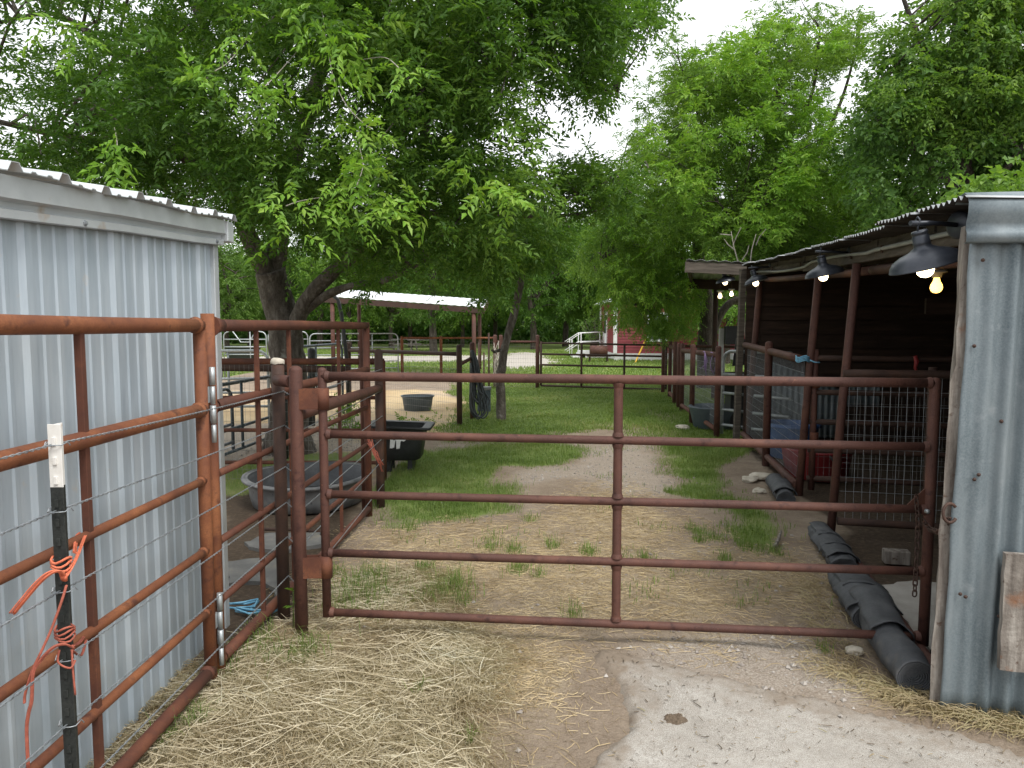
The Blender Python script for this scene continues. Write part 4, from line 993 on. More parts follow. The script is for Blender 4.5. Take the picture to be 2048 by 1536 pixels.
# rolls of old conveyor belting along the shed front
def belt_roll(path, radii, label, seed, flat=.85, crumple=1., flaps=()):
    rnd = random.Random(seed); m = MB(); P = [Vector(p) for p in path]; N = 46; n = 30
    def at(f):
        s = f * (len(P) - 1); i = min(int(s), len(P) - 2); u = s - i; return P[i].lerp(P[i + 1], u), lerp(radii[i], radii[i + 1], u)
    rows = []
    for i in range(N):
        f = i / (N - 1); c, r = at(f); c2, _ = at(min(1, f + .02)); c1, _ = at(max(0, f - .02)); d = (c2 - c1).normalized(); sx = d.cross(V(0, 0, 1)).normalized()
        row = []
        for j in range(n + 1):
            q = -2.2 + 2 * math.pi * j / n * 1.12
            w1 = noise.noise(V(f * 4.5 + seed, math.cos(q) * .9, math.sin(q) * .9)); w2 = noise.noise(V(f * 16, math.cos(q) * 1.6 + seed, math.sin(q) * 1.6)); w3 = noise.noise(V(f * 30 + q * 1.5, q * 2.2, seed * 3))
            rr = r * (1 + .06 * (j / n - .5)) * (1 + .16 * w1 + .11 * w2 * crumple + .05 * abs(w3) * crumple - .10 * crumple * max(0, math.sin(f * 26 + q * 1.3 + seed)) ** 6)
            row.append(c + sx * math.cos(q) * rr + V(0, 0, 1) * (math.sin(q) * rr * flat + r * flat))
        rows.append(row)
    m.grid(rows, sm=True)
    for rw, nn in ((rows[0], P[0] - P[1]), (rows[-1], P[-1] - P[-2])):   # spiral layers at each end
        c = sum(rw[:-1], Vector()) / n; nn = nn.normalized()
        for k, sc in enumerate((.97, .86, .75, .64, .52, .40, .28)):
            a = [c + (p - c) * sc - nn * .004 * k for p in rw]; b = [c + (p - c) * (sc - .075) - nn * .004 * k + nn * .0 for p in rw]; b2 = [p - nn * .035 for p in b]
            m.grid([a, b, b2], sm=False)
        m.face([c + (p - c) * .97 - nn * .035 for p in rw[:-1]])
    for f0, f1, q0, q1 in flaps:      # loose outer wraps with torn edges
        rw2 = []
        for i in range(13):
            u = i / 12; f = lerp(f0, f1, u); c, r = at(f); c2, _ = at(min(1, f + .02)); c1, _ = at(max(0, f - .02)); d = (c2 - c1).normalized(); sx = d.cross(V(0, 0, 1)).normalized(); row = []
            for j in range(17):
                w = j / 16; e = .10 * noise.noise(V(u * 6, seed, w)); q = lerp(q0 + e, q1 - e, w); lift = .010 + .022 * max(0, w - .75) + .012 * noise.noise(V(u * 4, w * 4, seed)) + .012 * (abs(u - .5) * 2) ** 4
                fw = .02 * noise.noise(V(w * 5, seed, u * 2))
                row.append(c + d * fw + sx * math.cos(q) * (r * 1.06 + lift) + V(0, 0, 1) * (math.sin(q) * (r * 1.06 + lift) * flat + r * flat))
            rw2.append(row)
        m.grid(rw2, sm=True)
    m.build('x', M['rubber'])
    o = list(COL.objects)[-1]; o.name = 'belting_roll'; o.data.name = 'belting_roll'
    md = o.modifiers.new('thickness', 'SOLIDIFY'); md.thickness = .006
    return tag(o, label, 'rubber roll', 'rolls of black rubber belting')
belt_roll([G(1832, 1385), G(1775, 1305), G(1738, 1235)], [.078, .080, .088], 'nearest black rubber roll, its spiral end showing at the zinc wall', 1, .9, .5, ((.45, 1.0, -.3, 2.6),))
belt_roll([G(1752, 1262), G(1722, 1215), G(1690, 1172)], [.108, .112, .10], 'fat flattened black rubber roll in the middle of the row', 2, .62, .8, ((.05, .55, .2, 3.0), (.45, .95, -.4, 2.4)))
belt_roll([G(1690, 1150), G(1665, 1110), G(1635, 1072)], [.075, .078, .068], 'crumpled torn black rubber roll by the first shed post', 3, .7, 2.0, ((.1, .4, .0, 2.8), (.35, .7, .5, 3.2), (.62, .98, -.2, 2.3)))
belt_roll([G(1572, 1012), G(1562, 992), G(1548, 972)], [.074, .078, .074], 'short black rubber roll farthest from the camera, beside the pale rocks', 4, .85, .8, ((.1, .6, .2, 2.9),))
def rocks():
    for (px, py, r, sq, lab) in ((1500, 962, .07, .5, 'flat pale rock nearest the grass strip by the shed'), (1524, 957, .11, .4, 'widest pale rock beside the short rubber roll'), (1518, 985, .05, .6, 'small pale rock in front of the wider rocks'),
                                 (1708, 1306, .035, .7, 'pale stone beside the nearest rubber roll'), (1365, 858, .10, .45, 'pale rock at the foot of the far shed fence'), (1796, 1252, .016, .6, 'tiny white stone on the concrete pad inside the shed')):
        bm = bmesh.new(); bmesh.ops.create_icosphere(bm, subdivisions=3, radius=r)
        c = G(px, py)
        for v in bm.verts:
            n = noise.noise(v.co / r * 1.2 + V(px, py)) * .35 + noise.noise(v.co / r * 3 + V(py, px)) * .12
            v.co *= 1 + n; v.co.z *= sq; v.co.x *= 1.25
        me = bpy.data.meshes.new('rock'); bm.to_mesh(me); bm.free(); me.materials.append(M['rock'])
        for p in me.polygons: p.use_smooth = False
        o = bpy.data.objects.new('rock', me); COL.objects.link(o); o.location = (c.x, c.y, r * sq * .55); tag(o, lab, 'rock', 'pale rocks by the shed')
rocks()
def bits():
    c = G(1783, 1128); m = MB(); m.box(c + V(.04, .02, .045), (.16, .085, .09), (.97, -.24, 0), (.24, .97, 0))
    tag(m.build('wood_block', M['grey_wood'], bevel=.006), 'short sawn wood block lying on the shed floor', 'wood block')
    m = MB(); a = G(1548, 1100); b = G(1562, 1075); m.tube([a + V(0, 0, .02), a.lerp(b, .5) + V(.005, 0, .03), b + V(0, 0, .05)], [.012, .014, .007], 8)
    tag(m.build('stick', M['grey_wood']), 'short grey stick lying in the grass by the shed', 'stick')
    m = MB(); c = G(1893, 1335); m.lathe(c + V(0.03, .05, 0), [(.07, 0), (.075, .03), (.06, .07), (.03, .10), (0, .105)], 12, fn=lambda v, q, r, z: v + V(.02, .02, .015) * noise.noise(v * 22))
    tag(m.build('rag', M['black_plastic']), 'crumpled black plastic scrap at the foot of the zinc wall', 'scrap')
    m = MB(); c = G(1350, 1446) + V(0, 0, .016); rows = []
    for i in range(34):
        row = []
        for j in range(34):
            u, v = i / 16.5 - 1, j / 16.5 - 1; p = V(u * .05, v * .04); q = noise.noise(V(u * 3, v * 3, 7)) + .6 * noise.noise(V(u * 9, v * 9, 3)); h = (.85 - (u * u + v * v) * 1.1 + q * .9) * .011
            row.append(c + p + V(0, 0, max(-.012, min(h, .012 + .004 * q))))
        rows.append(row)
    m.grid(rows, sm=False)
    tag(m.build('dirt_clod', M['soil_clod']), 'dark crumbly dirt clod on the concrete slab', 'dirt')
    # tubs inside the shed behind the wire
    p = S(8.9, .42); t = thing('feed_barrel', 'blue plastic barrel behind the fine wire panel', 'barrel', p)
    m = MB(); m.lathe(p, [(.25, 0), (.28, .03), (.29, .2), (.30, .38), (.32, .40), (.32, .42), (.29, .42), (.27, .05), (0, .04)], 24); m.build('body', M['blue_plastic'], t)
    m = MB(); m.lathe(p + V(0, 0, .0), [(.322, .37), (.332, .375), (.332, .40), (.322, .405)], 24); m.build('rim', M['blue_plastic'], t)
    p = S(7.75, .40); t = thing('feed_tub', 'red plastic tub behind the fine wire panel', 'tub', p)
    m = MB(); m.lathe(p, [(.27, 0), (.30, .02), (.34, .28), (.37, .30), (.37, .315), (.33, .31), (.28, .04), (0, .03)], 26, sx=1, sy=1.25); m.build('body', M['red_plastic'], t)
    for s in (-1, 1):
        m = MB(); m.tube([p + V(-.05, s * .455, .29), p + V(-.04, s * .50, .25), p + V(.04, s * .50, .25), p + V(.05, s * .455, .29)], .008, 8); m.build('handle', M['black_plastic'], t)
    # ties
    m = MB(); p = S(6.77, 0, A(1605, 720, 6.77).z)
    for i in range(4): m.tube([p + V(.06 * math.cos(q) - .0, .06 * math.sin(q), .014 * i - .01 + .01 * math.sin(q * 3)) for q in np.linspace(0, 6.28, 14)], .006, 5)
    m.tube([p + V(.05, -.04, 0), p + V(.10, -.05, -.02), p + V(.14, -.05, -.02)], .007, 5)
    tag(m.build('twine_tie', M['blue_twine']), 'blue twine tied round the second shed post at rail height', 'twine')
    m = MB(); p = S(6.80, .95, 1.28)
    m.tube([p + V(0, -.03, .05), p + V(.01, -.04, 0), p + V(0, -.04, -.06), p + V(.03, -.04, -.11)], [.018, .022, .015, .006], 6)
    tag(m.build('ribbon', M['red_plastic']), 'short red ribbon tied on the dark stall gate rail', 'ribbon')
bits()
# ================================================================== MIDDLE: tank, cart, pens and everything behind the gate
def tank():
    c = V(-1.86, 6.53); t = thing('stock_tank', 'wide oval grey stock tank, dusty, behind the red brown pipe panel', 'water tank', c)
    prof = [(.47, 0), (.50, .012), (.525, .10), (.535, .19), (.545, .225), (.575, .232), (.580, .245), (.572, .258), (.537, .255)]
    m = MB(); m.lathe(c, prof, 56, sx=.97, sy=1.04, fn=lambda v, q, r, z: v + V(0, 0, .008 * math.sin(q * 2 + 1) * (z > .2))); m.build('body', M['grey_plastic'], t)
    m = MB(); m.lathe(c, [(.537, .254), (.520, .235), (.500, .10), (.47, .02), (.0, .015)], 56, sx=.97, sy=1.04); m.build('inside', M['rubber'], t)
    m = MB(); m.lathe(c, [(.566, .226), (.590, .232), (.596, .246), (.588, .260), (.566, .262)], 56, sx=.97, sy=1.04, fn=lambda v, q, r, z: v + V(0, 0, .008 * math.sin(q * 2 + 1))); m.build('rim', M['grey_plastic'], t)
    # muck tub
    c = G(792, 948) + V(0, .25); t = thing('muck_tub', 'black plastic tub with torn white stickers beside the end of the pipe rail', 'tub', c)
    def rect(z, hx, hy, rr, n=5, cx=0, tilt=0):
        out = []
        for (sx, sy, a0) in ((1, 1, 0), (-1, 1, 90), (-1, -1, 180), (1, -1, 270)):
            for k in range(n):
                q = R(a0 + 90 * k / (n - 1)); x = sx * (hx - rr) + rr * math.cos(q); y = sy * (hy - rr) + rr * math.sin(q)
                out.append(c + V(x + cx, y, z - tilt * x))
        return out + [out[0]]
    m = MB(); T = .035
    rows = [rect(.13, .22, .16, .07), rect(.15, .25, .19, .07), rect(.30, .275, .21, .07, tilt=.01), rect(.49, .30, .235, .07, tilt=T), rect(.505, .30, .235, .07, tilt=T), rect(.505, .275, .21, .06, tilt=T), rect(.30, .25, .19, .06), rect(.17, .22, .16, .06)]
    m.grid(rows, sm=True); m.face(rows[0][:-1][::-1]); m.face(rows[-1][:-1]); m.build('tub', M['black_plastic'], t)
    m = MB(); rows = [rect(.490, .305, .24, .06, tilt=T), rect(.486, .355, .27, .05, cx=.02, tilt=T), rect(.512, .36, .275, .05, cx=.02, tilt=T), rect(.517, .345, .265, .05, cx=.02, tilt=T), rect(.510, .29, .22, .06, tilt=T)]
    m.grid(rows, sm=True); m.build('rim', M['black_plastic'], t)
    for s in (-1, 1):
        m = MB(); m.box(c + V(-.12, s * .10, .065), (.10, .06, .14)); m.build('foot', M['black_plastic'], t, bevel=.01)
    m = MB(); m.box(c + V(.14, -.02, .065), (.05, .30, .14)); m.build('foot', M['black_plastic'], t)
    for dx, dz, w_, h_ in ((-.035, .325, .06, .09), (.025, .32, .045, .10), (.055, .368, .13, .022)):
        m = MB(); n = 7
        y = lambda z: -(.19 + (.235 - .19) * (z - .15) / .34) - .008
        top = [c + V(dx + w_ * (i / (n - 1) - .5) + random.uniform(-.004, .004), y(dz + h_ / 2), dz + h_ / 2 + random.uniform(-.008, .006)) for i in range(n)]
        bot = [c + V(dx + w_ * (i / (n - 1) - .5) * .8 - .008 + random.uniform(-.004, .004), y(dz - h_ / 2), dz - h_ / 2 + random.uniform(-.008, .008)) for i in range(n)]
        m.grid([top, bot], sm=False); m.build('torn_sticker', M['sticker'], t, solid=.002)
    # low tub in the sand pen
    c = G(832, 824) + V(0, .25); t = thing('water_tub', 'round slate coloured tub standing alone on the sand behind the wire', 'tub', c)
    m = MB(); m.lathe(c, [(.235, 0), (.25, .01), (.285, .24), (.295, .27), (.29, .28), (.275, .27), (.24, .03), (0, .02)], 30, sx=1.02, sy=.8); m.build('body', M['slate_plastic'], t)
    m = MB(); m.lathe(c, [(.29, .262), (.315, .268), (.318, .284), (.305, .292), (.28, .288)], 30, sx=1.02, sy=.8); m.build('rim', M['slate_plastic'], t)
    c = A(485, 690, 27); c.z = .35; t = thing('water_tub', 'small black trough far behind the silver panels on the lawn', 'tub', c)
    m = MB(); m.lathe(c, [(.55, 0), (.66, .42), (.70, .45), (.68, .5), (.60, .46), (.5, .1), (0, .1)], 24, sx=1, sy=.6); m.build('body', M['black_plastic'], t)
    m = MB(); m.box(c + V(0, 0, -.17), (.9, .4, .36)); m.build('stand', M['rust_dark'], t)
tank()
def mats():
    def mat_(pts, lab):
        rnd = random.Random(len(lab)); m = MB(); P = [G(*p) for p in pts]; out = []
        for i in range(len(P)):
            for k in range(5): out.append(P[i].lerp(P[(i + 1) % len(P)], k / 5) + V(rnd.uniform(-.018, .018), rnd.uniform(-.018, .018)))
        def h(p): return gzs(p.x, p.y)
        m.face([p + V(0, 0, h(p) + .026 + .006 * noise.noise(p * 3)) for p in out]); n = len(out)
        for i in range(n):
            a, b = out[i], out[(i + 1) % n]; m.face([a + V(0, 0, -.02), b + V(0, 0, -.02), b + V(0, 0, h(b) + .026 + .006 * noise.noise(b * 3)), a + V(0, 0, h(a) + .026 + .006 * noise.noise(a * 3))])
        tag(m.build('stall_mat', M['mat_rubber']), lab, 'rubber mat', 'torn rubber stall mats')
    mat_([(490, 1092), (530, 1070), (640, 1072), (650, 1095), (560, 1108), (510, 1104)], 'torn grey rubber mat lying farther back, near the oval tank')
    mat_([(450, 1130), (560, 1118), (572, 1190), (556, 1200), (530, 1168), (455, 1172)], 'torn grey rubber mat with a hollow edge, in front of the other mat')
    m = MB(); P = [(455, 1220), (490, 1222), (520, 1216), (505, 1228), (470, 1232), (500, 1236), (540, 1234), (560, 1222), (566, 1205), (562, 1198)]
    for s in range(3): m.tube([G(x + random.uniform(-5, 5), y + random.uniform(-4, 4)) + V(0, 0, .025 + .01 * s) for x, y in P], .006, 6)
    tag(m.build('blue_rope', M['blue_twine']), 'loose blue rope lying on the dirt under the red brown pipe panel', 'rope')
    m = MB(); a = G(530, 1066); b = G(650, 1072); m.tube([a + V(0, 0, .03), a.lerp(b, .5) + V(0, 0, .04), b + V(0, 0, .03)], .013, 8)
    tag(m.build('dark_bar', M['rust_dark']), 'thin dark bar lying on the dirt behind the gate hinge post', 'bar')
    m = MB(); p = A(741, 886, 5.95)
    for i in range(9): m.tube([p + V(random.uniform(-.02, .02), -.03, random.uniform(-.02, .05)), p + V(.03 + .05 * random.random(), -.05, -.06 - .04 * random.random()), p + V(.08 + .05 * random.random(), -.05, -.16 - .08 * random.random())], .003, 4)
    tag(m.build('twine_tie', M['red_twine']), 'frayed orange twine tuft on the far end post of the red brown panel', 'twine')
mats()

def mesh_fence(name, label, a, b, zt, posts, mat='rust_dark', zb=.06, r=.035, pr=.04, gx=.05, gy=.10, wr=.0018, lows=(), ptop=.12, group=None, cat='fence', wm='mesh_wire'):
    a = V(*a); b = V(*b); t = thing(name, label, cat, a.lerp(b, .5), group)
    z0, z1 = zt if isinstance(zt, tuple) else (zt, zt)
    m = MB(); rail(m, a + V(0, 0, z0), b + V(0, 0, z1), r, 0, 10); m.build('top_rail', M[mat], t)
    for z in lows:
        m = MB(); rail(m, a + V(0, 0, z), b + V(0, 0, z), r * .6, 0, 8); m.build('rail', M[mat], t)
    for f in posts:
        p = a.lerp(b, f); m = MB(); m.tube([p + V(0, 0, -.1), p + V(0, 0, lerp(z0, z1, f) + ptop)], pr, 10, dome=True); m.build('post', M[mat], t)
    m = MB(); mesh(m, a + V(0, .03), b + V(0, .03), zb, z0 - .02, gx, gy, wr, (zb, z1 - .02)); m.build('wire_mesh', M[wm], t)
    return t
mesh_fence('wire_fence', 'brown rail and wire mesh fence crossing behind the oval tank', (-5.2, 7.5), (-1.32, 7.45), 1.235, (0, .995), 'rust_red', .0, .034, .034, lows=(.86, .52, .18), ptop=.0)
mesh_fence('wire_fence', 'dark rail and wire mesh fence in front of the slate tub', (-3.05, 13.5), (-.84, 11.5), (1.15, 1.155), (0, 1), 'rust_dark', .03, .034, .045)
a_ = thing('dark_rail', 'second dark pipe rail directly under the brown rail behind the oval tank', 'rail', (-3, 8.6, 0))
m = MB(); rail(m, (-4.9, 8.6, 1.125), (-1.9, 8.5, 1.09), .042, 0, 10); m.build('pipe', M['rust_dark'], a_)
for q in (-4.8, -2.75): m = MB(); m.tube([(q, 8.66, -.1), (q, 8.66, 1.12)], .045, 10); m.build('post', M['black_paint'], a_)
def round_panel(label, a, b, zt, zb=.25, n=6, r=.019, mat='galv', group='silver livestock panels', dip=False, ups=(.5,), name='livestock_panel'):
    a = V(*a); b = V(*b); d = (b - a).normalized(); L = (b - a).length; t = thing('livestock_gate', label, 'panel', a.lerp(b, .5), group)
    rad = .16; m = MB(); pts = [a + V(0, 0, .0), a + V(0, 0, zt - rad)]
    pts += [a + d * (rad - rad * math.cos(R(q))) + V(0, 0, zt - rad + rad * math.sin(R(q))) for q in (22, 45, 68, 90)]
    if dip: pts += [a + d * L * f + V(0, 0, zt + o) for f, o in ((.12, .10), (.2, .04), (.4, -.32), (.6, -.32), (.75, .0), (.80, .02))]
    pts += [b - d * (rad - rad * math.cos(R(q))) + V(0, 0, zt - rad + rad * math.sin(R(q))) for q in (90, 68, 45, 22)]
    pts += [b + V(0, 0, zt - rad), b + V(0, 0, .0)]
    m.tube(pts, r, 10); m.build('frame', M[mat], t)
    for i in range(n - 1):
        z = lerp(zb, zt, (i + .0) / (n - 1))
        m = MB(); m.tube([a + V(0, 0, z), b + V(0, 0, z)], r * .9, 8); m.build('rail', M[mat], t)
    for f in ups:
        m = MB(); p = a.lerp(b, f); m.tube([p + V(0, 0, zb), p + V(0, 0, zt)], r * .8, 8); m.build('upright', M[mat], t)
Y = 22.5
def PXY(px, y): return V((px - 1024) / FPX * y * .9993, y)
round_panel('silver livestock panel with dipped top rail, left of the big tree trunk', PXY(448, Y), PXY(533, Y), 1.42, dip=True, ups=(.62,))
round_panel('leftmost silver livestock panel, beside the metal shed corner', PXY(360, Y), PXY(443, Y), 1.50)
round_panel('silver livestock panel directly behind the big tree trunk', PXY(537, Y), PXY(616, Y + .3), 1.42)
round_panel('rightmost silver livestock panel, right of the big tree trunk', PXY(620, Y), PXY(796, Y + 1), 1.36, ups=(.35, .7))
round_panel('low silver pipe panel with a curved corner just behind the brown rails', (-5.2, 11.6), PXY(535, 11.7), 1.20, zb=.30, n=5, r=.024)
round_panel('slanting dark pipe panel running back from the tank to the black post', (-3.35, 7.75), (-3.22, 9.75), .93, zb=.12, n=4, r=.022, mat='slate_plastic', group='dark slanting pipe panels')
round_panel('slanting dark pipe panel nearest the shed corner, low behind the wire', (-3.75, 7.75), (-3.62, 9.3), .80, zb=.10, n=4, r=.022, mat='slate_plastic', group='dark slanting pipe panels')
round_panel('slanting dark pipe panel farther back, ending at the bent black pole', (-3.35, 10.6), (-3.10, 13.2), 1.28, zb=.28, n=5, r=.022, mat='slate_plastic', group='dark slanting pipe panels')
m = MB(); m.tube([A(665, 590, 13), A(676, 600, 13), A(683, 630, 13), A(690, 690, 13), A(693, 718, 13), A(696, 760, 13), G(697, 830)], .035, 10)
tag(m.build('bent_pole', M['black_plastic']), 'tall black pipe with a bent top beside the open carport', 'pole')
m = MB(); m.tube([G(623, 850) + V(0, 0, -.05), A(623, 760, G(623, 850).y), A(623, 701, G(623, 850).y)], .06, 12, dome=True); tag(m.build('black_post', M['black_paint']), 'thick black post behind the middle upright of the pipe panel', 'post')

# fence with the hose
def hose_corner():
    a = V(-.84, 11.5); b = G(945, 842); t = thing('hose_post', 'brown post with a slanting rail where the garden hose hangs', 'post', b)
    m = MB(); m.tube([b + V(0, 0, -.1), b + V(0, 0, 1.30)], .042, 12, dome=True); m.build('pipe', M['rust_brown'], t)
    m = MB(); m.tube([a + V(0, 0, .985), b + V(0, 0, 1.07)], .03, 10); m.build('brace_rail', M['rust_brown'], t)
    m = MB(); rnd = random.Random(5)
    for k in range(9):
        dx = rnd.uniform(-.05, .05); low = rnd.uniform(.02, .35); wd = rnd.uniform(.05, .16); top = A(944, 705, b.y - .05 - .012 * k)
        p = [top + V(-.02, 0, -.05 * rnd.random()), top + V(dx * .3, -.02, .03), top + V(.05 + dx, -.05, -.15), top + V(.07 + wd * .5 + dx, -.07, -.6), V(top.x + .10 + wd + dx, top.y - .08, low + .12), V(top.x + .06 + wd * .6 + dx, top.y - .09, low), V(top.x + .02 + dx, top.y - .08, low + .15), top + V(.02 + dx, -.06, -.5), top + V(.0 + dx * .5, -.04, -.1)]
        q = []
        for i in range(len(p) - 1):
            for u in (0, .25, .5, .75):
                p0, p1, p2, p3 = p[max(i - 1, 0)], p[i], p[i + 1], p[min(i + 2, len(p) - 1)]
                q.append(.5 * ((2 * p1) + (p2 - p0) * u + (2 * p0 - 5 * p1 + 4 * p2 - p3) * u * u + (3 * p1 - p0 - 3 * p2 + p3) * u ** 3))
        m.tube(q, .013, 7)
    tag(m.build('garden_hose', M['hose'], origin=b), 'loops of dark garden hose hung over the brown post by the lawn', 'hose')
    c = G(968, 826); t = thing('utility_box', 'grey box standing behind the hanging hose', 'box', c)
    m = MB(); m.box(c + V(0, .08, .21), (.24, .16, .42)); m.build('body', M['slate_plastic'], t, bevel=.01)
    m = MB(); m.box(c + V(0, .08, .45), (.27, .19, .06)); m.build('lid', M['grey_plastic'], t, bevel=.01)
    for px, py, h in ((958, 800, 1.25), (978, 800, 1.45), (968, 792, 1.0)):
        p = G(px, py); m = MB(); m.tube([p + V(0, 0, -.1), p + V(0, 0, h)], .02, 8); tag(m.build('thin_stake', M['rust_dark']), {958: 'thin dark stake just right of the hanging hose', 978: 'tallest thin dark stake between hose and leaning tree', 968: 'shortest thin dark stake behind the grey box'}[px], 'stake', 'thin stakes by the hose')
hose_corner()

def far_fences():
    a = PXY(804, 24); b = PXY(990, 24)
    mesh_fence('wire_fence', 'rust red wire fence far behind, below the carport roof', a, b, 1.205, (0, .42, 1), 'rust_orange', .05, .035, .05, .10, .10, .0022, ptop=.03)
    a = PXY(990, 18.6); b = PXY(1075, 18.35)
    mesh_fence('wire_fence', 'narrow wire fence between the leaning tree and the back gate', a, b, 1.20, (0, .14, 1), 'rust_brown', .05, .03, .05, .06, .10, .002, ptop=.14)
    m = MB(); p = PXY(993, 18.2)
    for i in range(16): m.tube([p + V(random.uniform(-.08, .12), random.uniform(-.06, .06), z) for z in np.linspace(random.uniform(0, .3), random.uniform(.8, 1.25), 5)], .009, 4)
    tag(m.build('dry_vine', M['pale_twig']), 'pale dry vine stems tangled on the fence end behind the leaning tree', 'vine')
    # back gate
    a = PXY(1082, 18.3); b = PXY(1333, 17.75); t = thing('pipe_gate', 'far brown five rail gate at the end of the lawn before the red house', 'gate', a.lerp(b, .5))
    lz = [A(1082, y, 18.3).z for y in (686, 708, 729.5, 750, 771)]; rz = [A(1333, y, 17.75).z for y in (690.5, 713, 735, 757, 779)]
    for i in range(5):
        m = MB(); rail(m, a + V(0, 0, lz[i]), b + V(0, 0, rz[i]), .026, 0, 10); m.build('top_rail' if i == 0 else 'rail', M['rust_dark'], t)
    for f in (0, .33, .672, 1):
        m = MB(); p = a.lerp(b, f); m.tube([p + V(0, 0, lerp(lz[4], rz[4], f)), p + V(0, 0, lerp(lz[0], rz[0], f) + (.04 if f in (0, 1) else 0))], .028, 10); m.build('stile' if f in (0, 1) else 'upright', M['rust_dark'], t)
    m = MB(); m.beam(PXY(1074, 18.35) + V(0, 0, 1.02), a + V(0, 0, 1.02), .03, .13); m.build('hinge_bracket', M['rust_dark'], t)
far_fences()

# right hand pens beyond the shed
def right_pens():
    P = [G(1339, 796), G(1348.5, 808), G(1357, 818), G(1363, 823), G(1383, 851), G(1433, 877)]
    tops = [684, 686, 689, 690, 692, 696]
    Z = [A(x, y, p.y).z for (x, y, p) in zip((1341, 1352, 1361, 1367, 1388, 1439), tops, P)]
    def pen(label, i, j, mid=()):
        a, b = P[i], P[j]; t = thing('pen_fence', label, 'fence', a.lerp(b, .5), 'wire pen fences beyond the shed')
        za, zb = Z[i] - .10, Z[j] - .10
        m = MB(); rail(m, a + V(0, 0, za), b + V(0, 0, zb), .042, 0, 12); m.build('top_rail', M['rust_brown'], t)
        m = MB(); rail(m, a + V(0, 0, .12), b + V(0, 0, .12), .036, 0, 12); m.build('bottom_rail', M['rust_red'], t)
        for k in (i, *mid, j):
            m = MB(); m.tube([P[k] + V(0, 0, -.1), P[k] + V(0, 0, Z[k])], .043, 12, dome=True); m.build('post', M['rust_brown'], t)
        m = MB(); mesh(m, a + V(.04, .01), b + V(.04, .01), .15, za - .03, .05, .10, .0020, (.15, zb - .03)); m.build('wire_mesh', M['wire'], t)
    pen('farther and narrower wire pen fence beside the back gate', 0, 1)
    pen('nearer wire pen fence with three posts and purple ties, just past the shed', 3, 5, (4,))
    m = MB(); m.tube([P[2] + V(0, 0, -.1), P[2] + V(0, 0, Z[2])], .045, 12, dome=True); tag(m.build('pen_post', M['rust_brown']), 'single brown post standing between the two wire pen fences', 'post')
    rnd = random.Random(2)
    for px in (1406, 1422):
        m = MB()
        f = (px - 1383) / 50; c = P[4].lerp(P[5], f) + V(0, -.01, lerp(Z[4], Z[5], f) - .10)
        for i in range(5): m.tube([c + V(rnd.uniform(-.02, .02), .04, .03), c + V(0, -.045, .02), c + V(rnd.uniform(-.05, .05), -.06, -.12), c + V(rnd.uniform(-.07, .07), -.05, -.22 - .12 * rnd.random())], .005, 5)
        tag(m.build('twine_tie', M['purple_twine']), 'purple twine tie farther along the pen rail, nearer its middle post' if px == 1406 else 'purple twine tie on the pen rail closer to the grey tube gate', 'twine', 'purple twine ties')
    # grey tube gate standing open beside the shed end
    a = G(1443, 874); b = a + V(.62, -.92); t = thing('tube_gate', 'grey tube gate with curved corner swung open at the end of the shed', 'gate', a.lerp(b, .5)); d = (b - a).normalized(); zt = A(1453, 702, a.y).z
    m = MB(); m.tube([a + V(0, 0, .05), a + V(0, 0, zt - .15)] + [a + d * (.15 - .15 * math.cos(R(q))) + V(0, 0, zt - .15 + .15 * math.sin(R(q))) for q in (25, 50, 75, 90)] + [b + V(0, 0, zt)], .024, 12); m.build('frame', M['galv'], t)
    for z in (zt - .33, zt - .60, zt - .84, zt - 1.06): m = MB(); m.tube([a + V(0, 0, z), b + V(0, 0, z)], .022, 10); m.build('rail', M['galv'], t)
    m = MB(); q = a + V(.28, .5); m.grid([[q + V(x, 0, z + .55), q + V(x + .02, .03, z + .55)] for x, z in ((0, .55), (.0, .95), (.5, .92), (.42, .78), (.22, .55))], sm=False)
    p = [q + V(.0, 0, 1.0), q + V(.05, 0, 1.42), q + V(.55, 0, 1.36), q + V(.22, 0, 1.02)]
    m = MB(); m.face(p); m.build('x', M['black_plastic']); o = list(COL.objects)[-1]; o.name = o.data.name = 'plastic_sheet'; o.modifiers.new('thickness', 'SOLIDIFY').thickness = .02
    tag(o, 'black plastic sheet hung behind the grey tube gate', 'plastic sheet')
    c = a + V(.55, .75); t = thing('feed_bunk', 'black feed trough inside the pen behind the grey tube gate', 'trough', c)
    m = MB(); m.lathe(c, [(.30, .55), (.42, .85), (.44, .86), (.42, .88), (.28, .6), (0, .58)], 20, sx=1.2, sy=.7); m.build('bowl', M['black_plastic'], t)
    m = MB(); m.box(c + V(0, 0, .28), (.5, .3, .56)); m.build('stand', M['black_plastic'], t)
    c = G(1415, 865) + V(.25, .5); t = thing('water_tub', 'blue grey tub behind the wire of the nearer pen', 'tub', c)
    m = MB(); m.lathe(c, [(.30, 0), (.33, .03), (.40, .32), (.42, .34), (.40, .35), (.35, .31), (.3, .05), (0, .04)], 24); m.build('body', M['slate_plastic'], t)
    # back fence of the pens
    a = V(3.6, 17.2); b = V(6.6, 15.6)
    mesh_fence('wire_fence', 'far pen fence behind the dark tree trunk and the lean-to post', a, b, 1.13, (0, .5, 1), 'rust_brown', .05, .035, .045, .06, .10, .002)
    # black box on a post
    c = A(1448, 690, 14.2); t = thing('meter_box', 'black box with a grey pipe behind the wire pens', 'box', V(c.x, c.y, 0))
    m = MB(); m.box((c.x + .14, c.y, 1.42), (.26, .16, .36)); m.build('case', M['black_plastic'], t, bevel=.012)
    m = MB(); m.box((c.x - .05, c.y + .02, .75), (.09, .06, 1.6)); m.build('pipe', M['pvc'], t)
right_pens()
